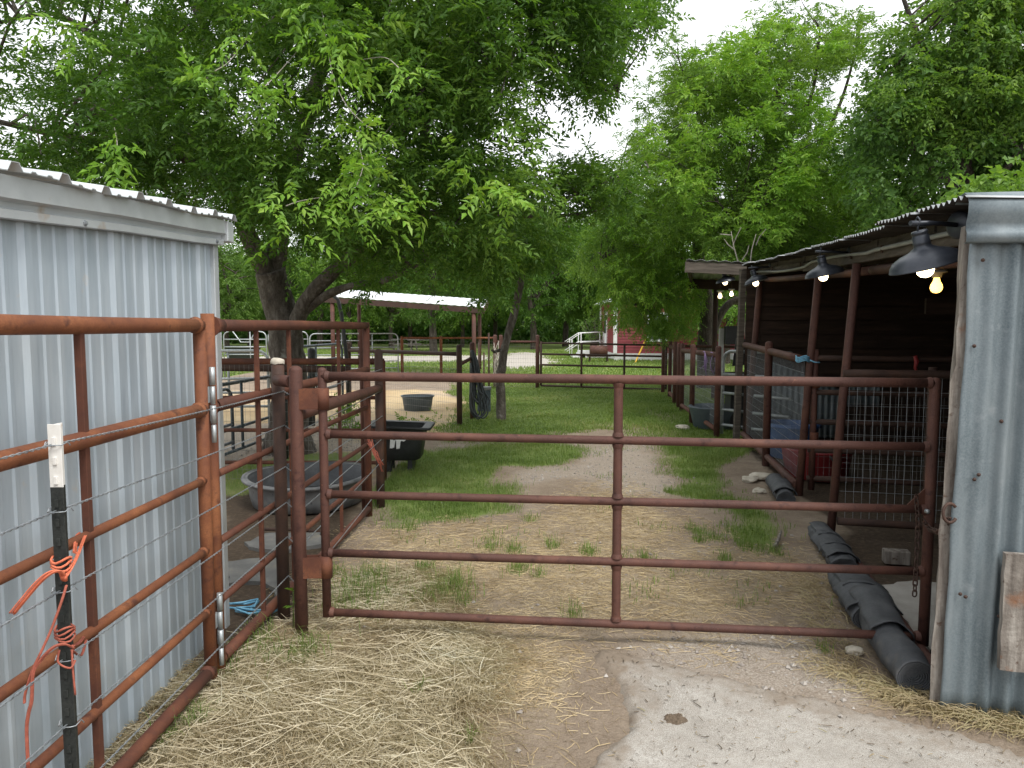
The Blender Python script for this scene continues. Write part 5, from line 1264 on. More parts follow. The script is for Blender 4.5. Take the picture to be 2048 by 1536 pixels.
def lean_to():
    t = thing('lean_to_roof', 'dark lean-to roof on posts at the far end of the goat shed', 'shelter', (3.4, 12.5, 0))
    A0 = A(1372, 519, 11.1); B0 = A(1490, 530, 11.0) + V(1.8, -.2, -.05); A1 = A0 + V(1.0, 4.0, -.02); B1 = B0 + V(.9, 4.0, -.02)
    m = MB(); n = 60; rows = []
    for f in (0, .5, 1): rows.append([A0.lerp(A1, f).lerp(B0.lerp(B1, f), i / n) + V(0, 0, .012 * math.sin(i * 1.57)) for i in range(n + 1)])
    m.grid(rows); m.build('roof_sheet', M['old_roof'], t, solid=.003)
    m = MB(); m.beam(A0 + V(0, .05, -.11), B0 + V(0, .05, -.11), .05, .16); m.build('fascia_board', M['beam_wood'], t)
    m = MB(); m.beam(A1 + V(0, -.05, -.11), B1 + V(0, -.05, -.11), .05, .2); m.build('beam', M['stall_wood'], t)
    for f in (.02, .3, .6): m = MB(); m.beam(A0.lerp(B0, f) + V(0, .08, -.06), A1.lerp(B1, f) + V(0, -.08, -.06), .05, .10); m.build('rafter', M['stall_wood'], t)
    p = G(1427, 800); q = A(1427, 575, p.y)
    for pt, zt in ((p, q.z + .15), (V(B1.x - .3, B1.y - .1), B1.z - .05)):
        m = MB(); m.tube([V(pt.x, pt.y, -.1), V(pt.x, pt.y, zt)], .055, 12); m.build('post', M['rust_dark'], t)
lean_to()

# ================================================================== FAR: carport, tables, house
def carport():
    t = thing('open_carport', 'long open carport with rust brown posts and a white metal roof', 'carport', (-2.6, 21, 0))
    f0 = A(640, 592, 22); f1 = A(967, 615, 22); back = V(0, 4.0); up = V(0, 0, .37)
    m = MB(); m.grid([[f0.lerp(f1, i / 40) + V(0, 0, .014 * (i % 2)) for i in range(41)], [f0.lerp(f1, i / 40) + back + up + V(0, 0, .014 * (i % 2)) for i in range(41)]], sm=False); m.build('roof', M['roof_metal'], t, solid=.01)
    m = MB(); m.beam(f0 + V(0, .02, -.10), f1 + V(0, .02, -.10), .06, .16); m.build('beam', M['rust_dark'], t)
    m = MB(); m.beam(f0 + back + up + V(0, 0, -.13), f1 + back + up + V(0, 0, -.13), .06, .16); m.build('beam', M['rust_red'], t)
    m = MB(); m.beam(f1 + V(0, 0, -.11), f1 + back + up + V(0, 0, -.12), .05, .14); m.build('end_beam', M['rust_brown'], t)
    for f in (.07, .94):
        for s in (0.02, .98):
            p = f0.lerp(f1, f) + back * s; z = p.z + up.z * s - .08
            m = MB(); m.tube([V(p.x, p.y, -.1), V(p.x, p.y, z)], .065, 10); m.build('post', M['rust_brown'], t)
carport()
def table(name_, label, c, L=1.8, rz=0.):
    t = thing('picnic_table', label, 'table', c, 'picnic tables on the far lawn'); c = Vector(c); x = V(math.cos(rz), math.sin(rz)); y = V(-math.sin(rz), math.cos(rz))
    m = MB()
    for k in range(5): m.box(c + y * (k - 2) * .15 + V(0, 0, .74), (L, .14, .04), x, y)
    m.build('table_top', M['grey_wood'], t)
    for s in (-1, 1):
        m = MB(); m.box(c + y * s * .65 + V(0, 0, .44), (L, .25, .04), x, y); m.build('bench', M['grey_wood'], t)
        m = MB(); e = c + x * s * L * .36
        m.beam(e + y * .55 + V(0, 0, 0), e + y * .25 + V(0, 0, .72), .05, .09, up=x); m.beam(e - y * .55, e - y * .25 + V(0, 0, .72), .05, .09, up=x); m.beam(e + y * .75 + V(0, 0, .40), e - y * .75 + V(0, 0, .40), .05, .09)
        m.build('leg_frame', M['grey_wood'], t)
p = G(843, 704); table('a', 'wooden picnic table in front of the far trees, right one of the pair', (p.x, p.y, 0), 1.7, .1)
p = G(806, 702); table('b', 'wooden picnic table farther left, partly behind the carport posts', (p.x, p.y + 1, 0), 1.7, .5)
def house():
    c = V((1230 - 1024) / FPX * 33.5, 33.5); W, D, H0, H1 = 8.4, 5.2, .34, 2.75
    t = thing('red_house', 'small red sided house with white trim and pale foundation behind the trees', 'house', c + V(W / 2, D / 2))
    m = MB(); m.box(c + V(W / 2, D / 2, H0 / 2 - .05), (W + .06, D + .06, H0 + .1)); m.build('foundation', M['foundation'], t)
    n = 18
    def lap(p, q, nrm, z0, z1, name='wall'):
        m = MB(); rows = []
        for i in range(n):
            za = lerp(z0, z1, i / n); zb = lerp(z0, z1, (i + 1) / n)
            rows.append([p + nrm * .028 + V(0, 0, za), q + nrm * .028 + V(0, 0, za)]); rows.append([p + V(0, 0, zb), q + V(0, 0, zb)])
        m.grid(rows, sm=False); m.build(name, M['red_siding'], t)
    lap(c, c + V(W, 0), V(0, -1), H0, H1); lap(c + V(0, D), c, V(-1, 0), H0, H1); lap(c + V(W, D), c + V(0, D), V(0, 1), H0, H1); lap(c + V(W, 0), c + V(W, D), V(1, 0), H0, H1)
    for dx, dy in ((0, 0), (W, 0), (0, D)): m = MB(); m.box(c + V(dx, dy, (H0 + H1) / 2), (.16, .16, H1 - H0)); m.build('corner_trim', M['clean_white'], t)
    m = MB(); e = .35; rows = []
    for i in range(2):
        pass
    for f in (-e, D + e): rows.append([c + V(-e, f, H1 - .03), c + V(W / 2, f, H1 + 1.7), c + V(W + e, f, H1 - .03)])
    m.grid(rows, sm=False); m.build('roof', M['roof_metal'], t, solid=.08)
    m = MB(); m.face([c + V(.0, .0, H1), c + V(W, .0, H1), c + V(W / 2, .0, H1 + 1.6)]); m.build('gable', M['red_siding'], t)
    m = MB(); p = c + V(-.03, 3.1, H0); m.box(p + V(0, 0, 1.0), (.07, .8, 1.95)); dr = m.build('door', M['clean_white'], t)
    m = MB(); m.box(p + V(-.045, 0, 1.35), (.03, .6, .9)); m.build('door_glass', M['glass'], dr)
    for px in (1313,):
        x = (px - 1024) / FPX * 33.5; m = MB(); w_, h_, z = .75, 1.15, 1.55
        p = V(x, c.y - .05, z)
        for s in (-1, 1): m.box(p + V(s * (w_ / 2 + .05), 0, 0), (.10, .07, h_ + .2)); m.box(p + V(0, 0, s * (h_ / 2 + .05)), (w_, .07, .10))
        m.box(p, (w_, .04, .04)); wi = m.build('window', M['clean_white'], t)
        m = MB(); m.box(p + V(0, .02, 0), (w_, .02, h_)); m.build('pane', M['glass'], wi)
    q = c + V(-.75, 3.1)
    m = MB()
    for i, (dx, h) in enumerate(((0, .36), (-.55, .24), (-.85, .12))): m.box(q + V(dx, 0, h / 2), (1.3 if i == 0 else .32, 1.5, h))
    st = m.build('steps', M['clean_white'], t)
    for s in (-.72, .72):
        m = MB()
        for a, b in (((-.6, .28), (-.6, 1.25)), ((-1.05, .10), (-1.05, .95)), ((.5, .36), (.5, 1.3))): m.tube([q + V(a[0], s, a[1]), q + V(b[0], s, b[1])], .02, 8)
        for dz in (0, -.45): m.tube([q + V(.5, s, 1.3 + dz), q + V(-.6, s, 1.25 + dz), q + V(-1.3, s, .80 + dz)], .02, 8)
        m.build('handrail', M['clean_white'], t)
    c2 = V((1197 - 1024) / FPX * 32, 32); t2 = thing('barrel_smoker', 'rusty brown barrel smoker on legs by the white house steps', 'smoker', c2)
    m = MB(); m.tube([c2 + V(-.38, 0, .52), c2 + V(.38, 0, .52)], .22, 22); m.build('barrel', M['rust_brown'], t2)
    m = MB(); m.box(c2 + V(0, 0, .27), (1.0, .5, .04)); m.build('shelf', M['rust_dark'], t2)
    for sx in (-.4, .4): m = MB(); m.beam(c2 + V(sx, -.2, 0), c2 + V(sx * .9, -.1, .4), .04, .04, up=(1, 0, 0)); m.beam(c2 + V(sx, .2, 0), c2 + V(sx * .9, .1, .4), .04, .04, up=(1, 0, 0)); m.build('leg_pair', M['rust_dark'], t2)
    m = MB(); a = V((1270 - 1024) / FPX * 31, 31, .0); b = A(1294, 673, 33.2); m.tube([a, b], .035, 8); tag(m.build('yellow_pole', M['yellow']), 'thin yellow pole leaning on the red house wall', 'pole')
house()
# ================================================================== TREES
def unit(a): return a / np.maximum(np.linalg.norm(a, axis=-1, keepdims=True), 1e-9)
def leaf_sprays(base, axis, rng, pairs=4, L=.065, W=.024, rach=.17, droop=.12, jit=.4, terminal=True, shape='ash'):
    """compound leaves: base (N,3), axis (N,3) -> verts, tris. each leaflet is a folded pointed blade of its own"""
    N = len(base); axis = unit(axis)
    up = np.tile(np.array([0, 0, 1.]), (N, 1)) + rng.normal(0, .45, (N, 3))
    side = unit(np.cross(axis, up)); nor = np.cross(side, axis)
    K = pairs * 2 + (1 if terminal else 0)
    t = np.concatenate([np.repeat((np.arange(pairs) + .6) / (pairs + .3), 2), [1.0]])[:K]
    sg = np.concatenate([np.tile([1., -1.], pairs), [0.]])[:K]
    sc = rng.uniform(.55, 1.3, (N, 1))
    rl = rach * sc
    cen = base[:, None] + axis[:, None] * (t[None, :, None] * rl[:, :, None]) - np.array([0, 0, 1.]) * (t[None, :, None] ** 2 * rl[:, :, None] * droop)
    ang = np.where(sg == 0, 0, np.radians(52))[None] + rng.normal(0, .18, (N, K))
    d = axis[:, None] * np.cos(ang)[..., None] + side[:, None] * (sg[None] * np.sin(ang))[..., None]
    d = d + rng.normal(0, jit * .4, (N, K, 3)); d[..., 2] -= droop * .8; d = unit(d)
    n = unit(nor[:, None] + rng.normal(0, jit, (N, K, 3))); wv = unit(np.cross(d, n)); n = np.cross(wv, d)
    l = (L * sc * rng.uniform(.7, 1.15, (N, K)))[..., None]; w = (W * sc * rng.uniform(.75, 1.2, (N, K)))[..., None]
    fold = n * w * .22
    m1, m2 = (.42, .42) if shape == 'ash' else (.30, .30)
    p0 = cen; p1 = cen + d * l * m1 + wv * w * .5 + fold; p2 = cen + d * l - n * l * .12; p3 = cen + d * l * m2 - wv * w * .5 + fold; 
    pm = cen + d * l * .5 - n * l * .02
    v = np.stack([p0, p1, p2, p3], 2)          # N,K,4,3
    b = (np.arange(N * K) * 4)[:, None, None]
    tr = b + np.array([[[0, 1, 2], [0, 2, 3]]])
    return v.reshape(-1, 3), tr.reshape(-1, 3)
def branchlets(cen, rad, rng, twigs, per, out=None, droop=.25, bias=(0, 0, 0), center=None):
    """expand clump centres into spray bases and axes; sprays sit along short twigs so that leaves clump"""
    N = len(cen); T = twigs
    off = unit(rng.normal(0, 1, (N, T, 3))) * (rng.random((N, T, 1)) ** .45) * np.asarray(rad).reshape(N, 1, 1) * np.array([1, 1, .75])
    tp = cen[:, None] + off
    td = unit(off) * .7 + rng.normal(0, .5, (N, T, 3)) + np.array(bias)
    if center is not None: td = td + unit(cen - np.array(center))[:, None] * .6
    td[..., 2] -= droop; td = unit(td)
    tl = rng.uniform(.18, .42, (N, T, 1))
    s = (np.arange(per) + .5) / per
    base = tp[:, :, None] + td[:, :, None] * (s[None, None, :, None] - .5) * tl[:, :, None]
    ax = td[:, :, None] * .55 + unit(rng.normal(0, 1, (N, T, per, 3))) * np.array([.9, .9, .5]); ax[..., 2] -= droop * .5
    return base.reshape(-1, 3), ax.reshape(-1, 3)
def pix_pts(n, poly, rng, depth, dens=None):
    P = [(float(x), float(y)) for x, y in poly]
    xs = [p[0] for p in P]; ys = [p[1] for p in P]; out = []
    while len(out) < n:
        x = rng.uniform(min(xs), max(xs), 4 * n); y = rng.uniform(min(ys), max(ys), 4 * n)
        k = pip(x, y, P)
        if dens is not None: k &= rng.random(len(x)) < dens(x, y)
        for a, b in zip(x[k], y[k]): out.append((a, b))
    out = np.array(out[:n]); d0, d1 = depth(out[:, 0], out[:, 1]); Y = d0 + (d1 - d0) * rng.random(n)
    u = (out[:, 0] - 1024) / FPX; v = (768 - out[:, 1]) / FPX; dy = CP + v * SP; t = Y / dy
    return np.stack([u * t, Y, EYE + (-SP + v * CP) * t], 1)
def catmull(P, k=5):
    P = [Vector(p) for p in P]; q = []
    for i in range(len(P) - 1):
        for j in range(k):
            u = j / k; p0, p1, p2, p3 = P[max(i - 1, 0)], P[i], P[i + 1], P[min(i + 2, len(P) - 1)]
            q.append(.5 * ((2 * p1) + (p2 - p0) * u + (2 * p0 - 5 * p1 + 4 * p2 - p3) * u * u + (3 * p1 - p0 - 3 * p2 + p3) * u ** 3))
    q.append(P[-1]); return q
def limb(m, P, r0, r1, n=12, rough=.12, k=5):
    q = catmull(P, k); N = len(q); b = len(m.v)
    m.tube(q, [lerp(r0, r1, (i / (N - 1)) ** .8) for i in range(N)], n)
    for i in range(b, len(m.v)):
        v = m.v[i]; s = noise.noise(v * 9) * rough + noise.noise(v * 3.3) * rough * 1.3
        c = q[min((i - b) // n, N - 1)]; m.v[i] = c + (v - c) * (1 + s)
    return q
def twigs_to(m, targets, nodes, rng, r0=.016, r1=.004, n=5, maxd=3.):
    NP = np.array([tuple(p) for p in nodes])
    for tpt in targets:
        d = np.linalg.norm(NP - tpt, axis=1) + np.maximum(0, NP[:, 2] - tpt[2]) * .4; i = int(np.argmin(d))
        if d[i] > maxd: continue
        a = Vector(NP[i]); b = Vector(tpt); mid = a.lerp(b, .5) + V(rng.normal(0, .08), rng.normal(0, .08), .10 + .08 * (b - a).length)
        m.tube(catmull([a, mid, b], 3), [lerp(r0, r1, k / 6) for k in range(7)], n, caps=False)

def main_tree():
    rng = np.random.default_rng(21)
    t = thing('shade_tree', 'big dark ash tree with a thick forked trunk spreading over the pens on the left', 'tree', (-2.97, 9.46, 0))
    m = MB(); Y = 9.46
    trunk = limb(m, [G(577, 902) + V(0, 0, -.15), A(577, 860, Y), A(578, 780, Y), A(574, 700, Y), A(565, 640, Y), A(552, 590, Y), A(540, 540, Y - .1)], .27, .19, 20)
    m.lathe(G(577, 902) + V(0, 0, -.1), [(.42, 0), (.34, .12), (.27, .35), (.2, .4)], 20)
    nodes = []
    L_ = [([A(548, 575, Y), A(520, 520, Y - .2), A(485, 440, Y - .4), A(455, 330, Y - .6), A(430, 200, Y - .9), A(410, 60, Y - 1.1)], .15, .05),
          ([A(543, 560, Y), A(556, 480, Y), A(566, 390, Y + .1), A(596, 280, Y + .1), A(640, 150, Y), A(700, 10, Y), A(720, -100, Y)], .17, .06),
          ([A(578, 690, Y), A(600, 625, Y - .15), A(640, 568, Y - .3), A(705, 512, Y - .5), A(790, 440, Y - .8), A(845, 300, Y - 1), A(846, 200, Y - 1), A(838, 60, Y - 1)], .12, .05),
          ([A(592, 640, Y - .1), A(640, 598, Y - .25), A(700, 572, Y - .5), A(770, 560, Y - .8), A(850, 520, Y - 1)], .07, .03),
          ([A(846, 240, Y - 1), A(890, 195, Y - 1.6), A(950, 162, Y - 2.1), A(1005, 132, Y - 2.3), A(1060, 120, Y - 2.3), A(1130, 145, Y - 2.2), A(1235, 195, Y - 2)], .05, .004),
          ([A(800, 430, Y - .8), A(900, 425, Y - 1), A(1010, 430, Y - 1.3), A(1110, 432, Y - 1.4), A(1200, 420, Y - 1.4), A(1260, 385, Y - 1.4)], .05, .004),
          ([A(1110, 432, Y - 1.4), A(1140, 395, Y - 1.4), A(1220, 365, Y - 1.4), A(1300, 350, Y - 1.4)], .025, .004),
          ([A(470, 400, Y - .5), A(360, 310, Y - 1.2), A(200, 285, Y - 1.8), A(80, 262, Y - 2.2), A(-60, 230, Y - 2.6)], .08, .02),
          ([A(440, 230, Y - .8), A(330, 140, Y - 1.4), A(230, 110, Y - 1.8), A(120, 30, Y - 2), A(0, 45, Y - 2.3)], .06, .015),
          ([A(600, 270, Y), A(660, 180, Y - 1.2), A(740, 60, Y - 2), A(800, -40, Y - 2.6)], .07, .02),
          ([A(560, 430, Y), A(690, 330, Y + 1.2), A(840, 240, Y + 2)], .07, .02), ([A(540, 440, Y), A(400, 420, Y + 1), A(260, 330, Y + 2)], .07, .02)]
    for P, r0, r1 in L_: nodes += limb(m, P, r0, r1, 10)
    outline = [(-160, -260), (1180, -260), (1200, -40), (1215, 15), (1180, 60), (1185, 150), (1110, 180), (1060, 235), (1035, 300), (1110, 345), (1150, 390), (1090, 420), (1070, 455), (1050, 480), (1010, 515), (962, 530), (905, 520), (862, 530), (790, 515), (735, 520), (690, 500), (640, 480), (600, 440), (545, 440), (470, 450), (430, 430), (400, 400), (-160, 290)]
    def depth(x, y):
        e = np.clip(np.abs(x - 560) / 720, 0, 1); half = 3.3 * np.sqrt(np.clip(1 - e * e, .08, 1)); c = 8.7 - .9 * e - np.clip((350 - y) / 900, -.3, .6)
        return c - half * .95, c + half
    def dens(x, y):
        d = np.ones_like(x); d = np.where(x < 330, .42 + .3 * (y > 250), d); d = np.where((x > 1000) & (y < 330), .62, d); d = np.where((x > 930) & (y > 260) & (y < 400) & (x < 1130), .40, d)
        d = np.where((y < 90) & (x > 700), .65, d); d = np.where(x > 1180, .5, d)
        d *= .25 + 1.1 * (vnoise(x / 85, y / 85, 3) > .30)
        return np.clip(d, 0, 1)
    cen = pix_pts(780, outline, rng, depth, dens)
    # keep the view to the open ground under the crown clear
    wisps = pix_pts(52, [(1150, 20), (1310, 0), (1320, 40), (1250, 70), (1240, 180), (1180, 210), (1160, 120)], rng, lambda x, y: (6.2 + 0 * x, 8.0 + 0 * x)); wisps2 = pix_pts(48, [(1080, 330), (1180, 330), (1290, 340), (1260, 400), (1180, 420), (1100, 400)], rng, lambda x, y: (7.2 + 0 * x, 8.6 + 0 * x))
    inner = np.array([-2.9, 9.3, 4.2])
    def add(nm, c, mat, twigs, per, L, W, rad, pairs=4, rach=.17):
        b, a = branchlets(c, rng.uniform(*rad, len(c)), rng, twigs, per, center=inner, droop=.08)
        v, tr = leaf_sprays(b, a, rng, pairs, L, W, rach)
        np_mesh(nm, v, tr, mat, t)
    add('crown', cen, M['leaf_main'], 9, 5, .064, .025, (.28, .55)); add('outer_foliage', np.concatenate([wisps, wisps2]), M['leaf_main'], 5, 3, .064, .025, (.12, .24))
    front = pix_pts(60, [(380, 340), (300, 120), (560, -40), (760, -60), (1010, 20), (1060, 160), (1010, 330), (1080, 400), (1040, 480), (860, 460), (800, 470), (640, 470), (480, 420)], rng, lambda x, y: (5.2 + 0 * x, 6.6 + 0 * x), lambda x, y: .3 + .7 * (vnoise(x / 120, y / 120, 8) > .45))
    add('front_foliage', front, M['leaf_front'], 6, 4, .066, .025, (.2, .42))
    spots = [(430, 140, 4.6), (410, 150, 4.6), (520, 185, 4.5), (545, 192, 4.5), (505, 165, 4.5), (690, 235, 4.6), (740, 258, 4.6), (800, 135, 4.7), (660, 375, 4.6), (700, 385, 4.7), (735, 395, 4.8), (780, 400, 4.8), (800, 430, 4.8), (745, 440, 4.9), (575, 410, 4.5), (560, 418, 4.5), (230, 312, 4.6), (215, 322, 4.6), (245, 300, 4.6), (730, 320, 4.8), (720, 300, 4.8),
             (985, 395, 5), (1005, 380, 5), (960, 385, 5), (1020, 400, 5), (940, 330, 5.1), (100, 65, 5), (125, 50, 5), (150, 80, 5), (640, 60, 4.8), (600, 30, 4.8), (660, 100, 4.8), (690, 80, 4.8), (760, 40, 5), (500, 40, 4.9), (700, 130, 4.8), (480, 80, 4.7), (675, 170, 4.6), (730, 350, 4.7), (700, 430, 4.8), (620, 400, 4.7), (830, 415, 4.9)]
    c = np.array([tuple(A(*s)) for s in spots]); b, a = branchlets(c, np.full(len(c), .08), rng, 2, 3, center=inner, droop=.15)
    v, tr = leaf_sprays(b, a, rng, 4, .066, .026, .15, .3); np_mesh('young_shoots', v, tr, M['leaf_shoot'], t)
    twigs_to(m, cen[::3], nodes, rng, .018, .005); twigs_to(m, np.concatenate([wisps, wisps2])[::2], nodes, rng, .010, .004); twigs_to(m, front[::2], nodes, rng, .012, .004, maxd=4)
    m.build('trunk', M['bark'], t)
    for P in ([(640, 20), (655, 110), (672, 160), (690, 210), (722, 245), (740, 256)], [(720, 245), (716, 290), (725, 330), (718, 370)], [(520, 30), (480, 90), (455, 125), (432, 142)], [(600, 100), (560, 145), (530, 175)], [(720, 120), (770, 115), (800, 135)], [(225, 250), (232, 285), (235, 305)], [(640, 395), (600, 402), (570, 412)]):
        m = MB(); m.tube(catmull([A(x + random.uniform(-4, 4), y, 5.4 - .78 * i / (len(P) - 1)) for i, (x, y) in enumerate(P)], 5), .0034, 5); m.build('hanging_twig', M['pale_twig'], t)
main_tree()

def leaning_tree():
    rng = np.random.default_rng(5); b = G(1003, 843); t = thing('leaning_tree', 'slim leaning tree standing on the lawn in the middle', 'tree', b); Y = b.y; m = MB()
    limb(m, [b + V(0, 0, -.1), A(1002, 800, Y), A(1001, 760, Y), A(1006, 722, Y), A(1010, 690, Y - .05), A(1030, 620, Y - .1), A(1042, 560, Y - .2), A(1060, 480, Y - .3), A(1075, 420, Y - .4)], .092, .045, 12, .16)
    m.tube([A(1000, 700, Y), A(988, 704, Y - .05), A(984, 700, Y - .1)], [.03, .025, .02], 8)
    nodes = limb(m, [A(1040, 560, Y - .2), A(1000, 520, Y - .5), A(960, 490, Y - .8)], .03, .01) + limb(m, [A(1055, 500, Y - .3), A(1100, 470, Y - .5), A(1140, 460, Y - .6)], .03, .01)
    cen = pix_pts(95, [(955, 590), (930, 500), (965, 430), (1130, 430), (1140, 480), (1100, 500), (1065, 510), (1010, 520)], rng, lambda x, y: (10.6 + 0 * x, 13 + 0 * x))
    bb, a = branchlets(cen, rng.uniform(.3, .5, len(cen)), rng, 8, 5, center=(b.x, b.y, 3), droop=.35)
    v, tr = leaf_sprays(bb, a, rng, 4, .07, .026, .17); np_mesh('crown', v, tr, M['leaf_main'], t); twigs_to(m, cen[::3], nodes, rng); m.build('trunk', M['bark'], t)
leaning_tree()

def right_trees():
    rng = np.random.default_rng(8)
    def leafy(t, cen, rad, mat, L, W, twigs, per, pairs=4, rach=.17, bias=(0, 0, 0), droop=.25, center=None, shape='ash', nm='crown'):
        b, a = branchlets(cen, rng.uniform(*rad, len(cen)), rng, twigs, per, droop=droop, bias=bias, center=center)
        v, tr = leaf_sprays(b, a, rng, pairs, L, W, rach, .3, shape=shape); np_mesh(nm, v, tr, mat, t)
    # drooping tree in front of the house
    b = G(1412, 778); t = thing('drooping_tree', 'light green tree with drooping boughs hanging in front of the red house', 'tree', b); Y = b.y; m = MB()
    nodes = limb(m, [b + V(0, 0, -.1), A(1410, 700, Y), A(1414, 640, Y), A(1412, 590, Y), A(1400, 520, Y - .2), A(1380, 420, Y - .5), A(1350, 300, Y - .8)], .24, .09, 14)
    nodes += limb(m, [A(1414, 690, Y), A(1432, 650, Y), A(1455, 610, Y), A(1490, 596, Y), A(1540, 590, Y)], .12, .06)
    for P in ([A(1408, 560, Y), A(1340, 500, Y - .8), A(1260, 480, Y - 1.4), A(1200, 520, Y - 1.8)], [A(1390, 460, Y - .3), A(1320, 380, Y - 1), A(1240, 340, Y - 1.4)], [A(1380, 420, Y - .5), A(1300, 400, Y), A(1230, 420, Y + .6)], [A(1410, 590, Y), A(1340, 590, Y - .6), A(1270, 610, Y - 1)]): nodes += limb(m, P, .06, .015, 8)
    cen = pix_pts(315, [(1215, 330), (1290, 250), (1400, 200), (1440, 330), (1440, 490), (1385, 520), (1385, 590), (1380, 650), (1310, 662), (1262, 650), (1215, 640), (1185, 615), (1170, 560), (1150, 500), (1190, 430)], rng, lambda x, y: (Y - 3.4 + 0 * x, Y + 1.0 + 0 * x), lambda x, y: .35 + .65 * (vnoise(x / 60, y / 60, 4) > .35))
    leafy(t, cen, (.3, .5), M['leaf_light'], .072, .026, 8, 5, center=(b.x, b.y, 5), droop=.45)
    cf = pix_pts(34, [(1230, 350), (1300, 270), (1430, 330), (1420, 500), (1370, 600), (1220, 600), (1180, 500)], rng, lambda x, y: (Y - 4.2 + 0 * x, Y - 3.3 + 0 * x)); leafy(t, cf, (.15, .3), M['leaf_shoot'], .085, .032, 4, 3, center=(b.x, b.y, 5), droop=.4, nm='light_foliage')
    twigs_to(m, cen[::3], nodes, rng); m.build('trunk', M['bark_dark'], t)
    # tall wind bent tree behind the shed
    b = V(6.2, 15.5); t = thing('windblown_tree', 'tall pale green tree with wind blown top behind the goat shed', 'tree', b); m = MB()
    nodes = limb(m, [b, A(1600, 640, 15.5), A(1590, 500, 15.4), A(1560, 380, 15.2), A(1540, 260, 15), A(1580, 120, 14.8)], .26, .06, 12)
    for P in ([A(1590, 480, 15.4), A(1500, 380, 15), A(1420, 280, 14.6), A(1370, 160, 14.4)], [A(1575, 430, 15.3), A(1640, 300, 15), A(1690, 180, 14.7), A(1720, 60, 14.5)], [A(1560, 380, 15.2), A(1470, 300, 14.2), A(1450, 200, 13.8)], [A(1545, 300, 15), A(1620, 200, 14.6), A(1640, 60, 14.2)], [A(1590, 500, 15.4), A(1700, 420, 14.2), A(1760, 380, 13.8)], [A(1590, 500, 15.4), A(1520, 470, 13.6), A(1470, 450, 13.2)]): nodes += limb(m, P, .07, .015, 8)
    cen = pix_pts(560, [(1270, 350), (1290, 240), (1300, 150), (1345, 170), (1360, 100), (1415, 130), (1435, 85), (1500, 80), (1570, 40), (1630, 50), (1600, 110), (1690, 50), (1730, 90), (1650, 150), (1630, 220), (1670, 260), (1700, 340), (1800, 420), (1960, 470), (1700, 560), (1560, 520), (1470, 560), (1410, 480), (1300, 470)], rng, lambda x, y: (12.6 + .0 * x, 17 + 0 * x),
                  lambda x, y: np.clip(.3 + .8 * (vnoise(x / 55, y / 55, 6) > .40) - .35 * (y < 130), 0, 1))
    leafy(t, cen, (.25, .48), M['leaf_light'], .074, .026, 8, 5, bias=(.45, 0, .35), droop=.05, center=(b.x, b.y, 4))
    cf = pix_pts(95, [(1300, 330), (1320, 180), (1380, 110), (1450, 90), (1560, 30), (1640, 40), (1740, 80), (1660, 200), (1700, 330), (1720, 430), (1560, 470), (1420, 480)], rng, lambda x, y: (11.6 + 0 * x, 12.8 + 0 * x), lambda x, y: .15 + .85 * (vnoise(x / 80, y / 80, 16) > .5))
    leafy(t, cf, (.15, .32), M['leaf_shoot'], .085, .031, 5, 4, bias=(.5, 0, .4), droop=.05, center=(b.x, b.y, 4), nm='light_foliage')
    cw = pix_pts(40, [(1300, 130), (1340, 50), (1440, 70), (1500, 20), (1580, -10), (1680, 10), (1760, 30), (1720, 120), (1660, 130), (1500, 110), (1400, 120)], rng, lambda x, y: (13 + 0 * x, 15 + 0 * x)); leafy(t, cw, (.10, .22), M['leaf_light'], .08, .028, 4, 3, bias=(.7, 0, .6), droop=0, nm='top_sprigs'); cen = np.concatenate([cen, cf[::2], cw])
    twigs_to(m, cen[::3], nodes, rng); m.build('trunk', M['bark_dark'], t)
    # vine covered tree at the right edge
    b = V(7.2, 10.6); t = thing('vine_covered_tree', 'dense vine covered tree at the right edge behind the goat shed', 'tree', b); m = MB()
    nodes = limb(m, [b, A(1960, 620, 10.6), A(1940, 400, 10.5), A(1900, 200, 10.4), A(1920, 20, 10.3)], .22, .06, 12)
    for P in ([A(1940, 400, 10.5), A(1830, 300, 10), A(1760, 180, 9.8)], [A(1940, 420, 10.5), A(2040, 300, 10), A(2120, 160, 10)], [A(1900, 200, 10.4), A(1840, 80, 10), A(1800, -20, 10)]): nodes += limb(m, P, .07, .02, 8)
    cen = pix_pts(330, [(1750, 220), (1790, 120), (1850, 60), (1900, -40), (2000, -80), (2200, -60), (2250, 420), (2060, 470), (1930, 430), (1800, 460), (1740, 400), (1730, 300)], rng, lambda x, y: (9.2 + 0 * x, 12.2 + 0 * x), lambda x, y: .5 + .5 * (vnoise(x / 70, y / 70, 9) > .3))
    leafy(t, cen, (.28, .48), M['leaf_deep'], .072, .058, 9, 5, pairs=2, rach=.16, droop=.4, center=(b.x, b.y, 4), shape='ivy')
    cen2 = pix_pts(60, [(1712, 190), (1780, 60), (1900, -40), (2100, -40), (2100, 200), (1960, 260), (1800, 280)], rng, lambda x, y: (9.0 + 0 * x, 10.2 + 0 * x), lambda x, y: .2 + .8 * (vnoise(x / 90, y / 90, 19) > .5))
    leafy(t, cen2, (.2, .4), M['leaf_light'], .068, .034, 8, 5, pairs=3, droop=.3, center=(b.x, b.y, 4), nm='light_foliage')
    twigs_to(m, np.concatenate([cen[::3], cen2[::2]]), nodes, rng); m.build('trunk', M['bark_dark'], t)
    # vine on the shed roof at the far right, bare twigs by the lean-to
    cen = pix_pts(22, [(1940, 400), (1960, 350), (2200, 330), (2200, 420)], rng, lambda x, y: (5.6 + 0 * x, 6.6 + 0 * x)); t = thing('roof_vine', 'light green vine spilling over the back of the shed roof at the right edge', 'vine', (5.2, 6.6, 1.6))
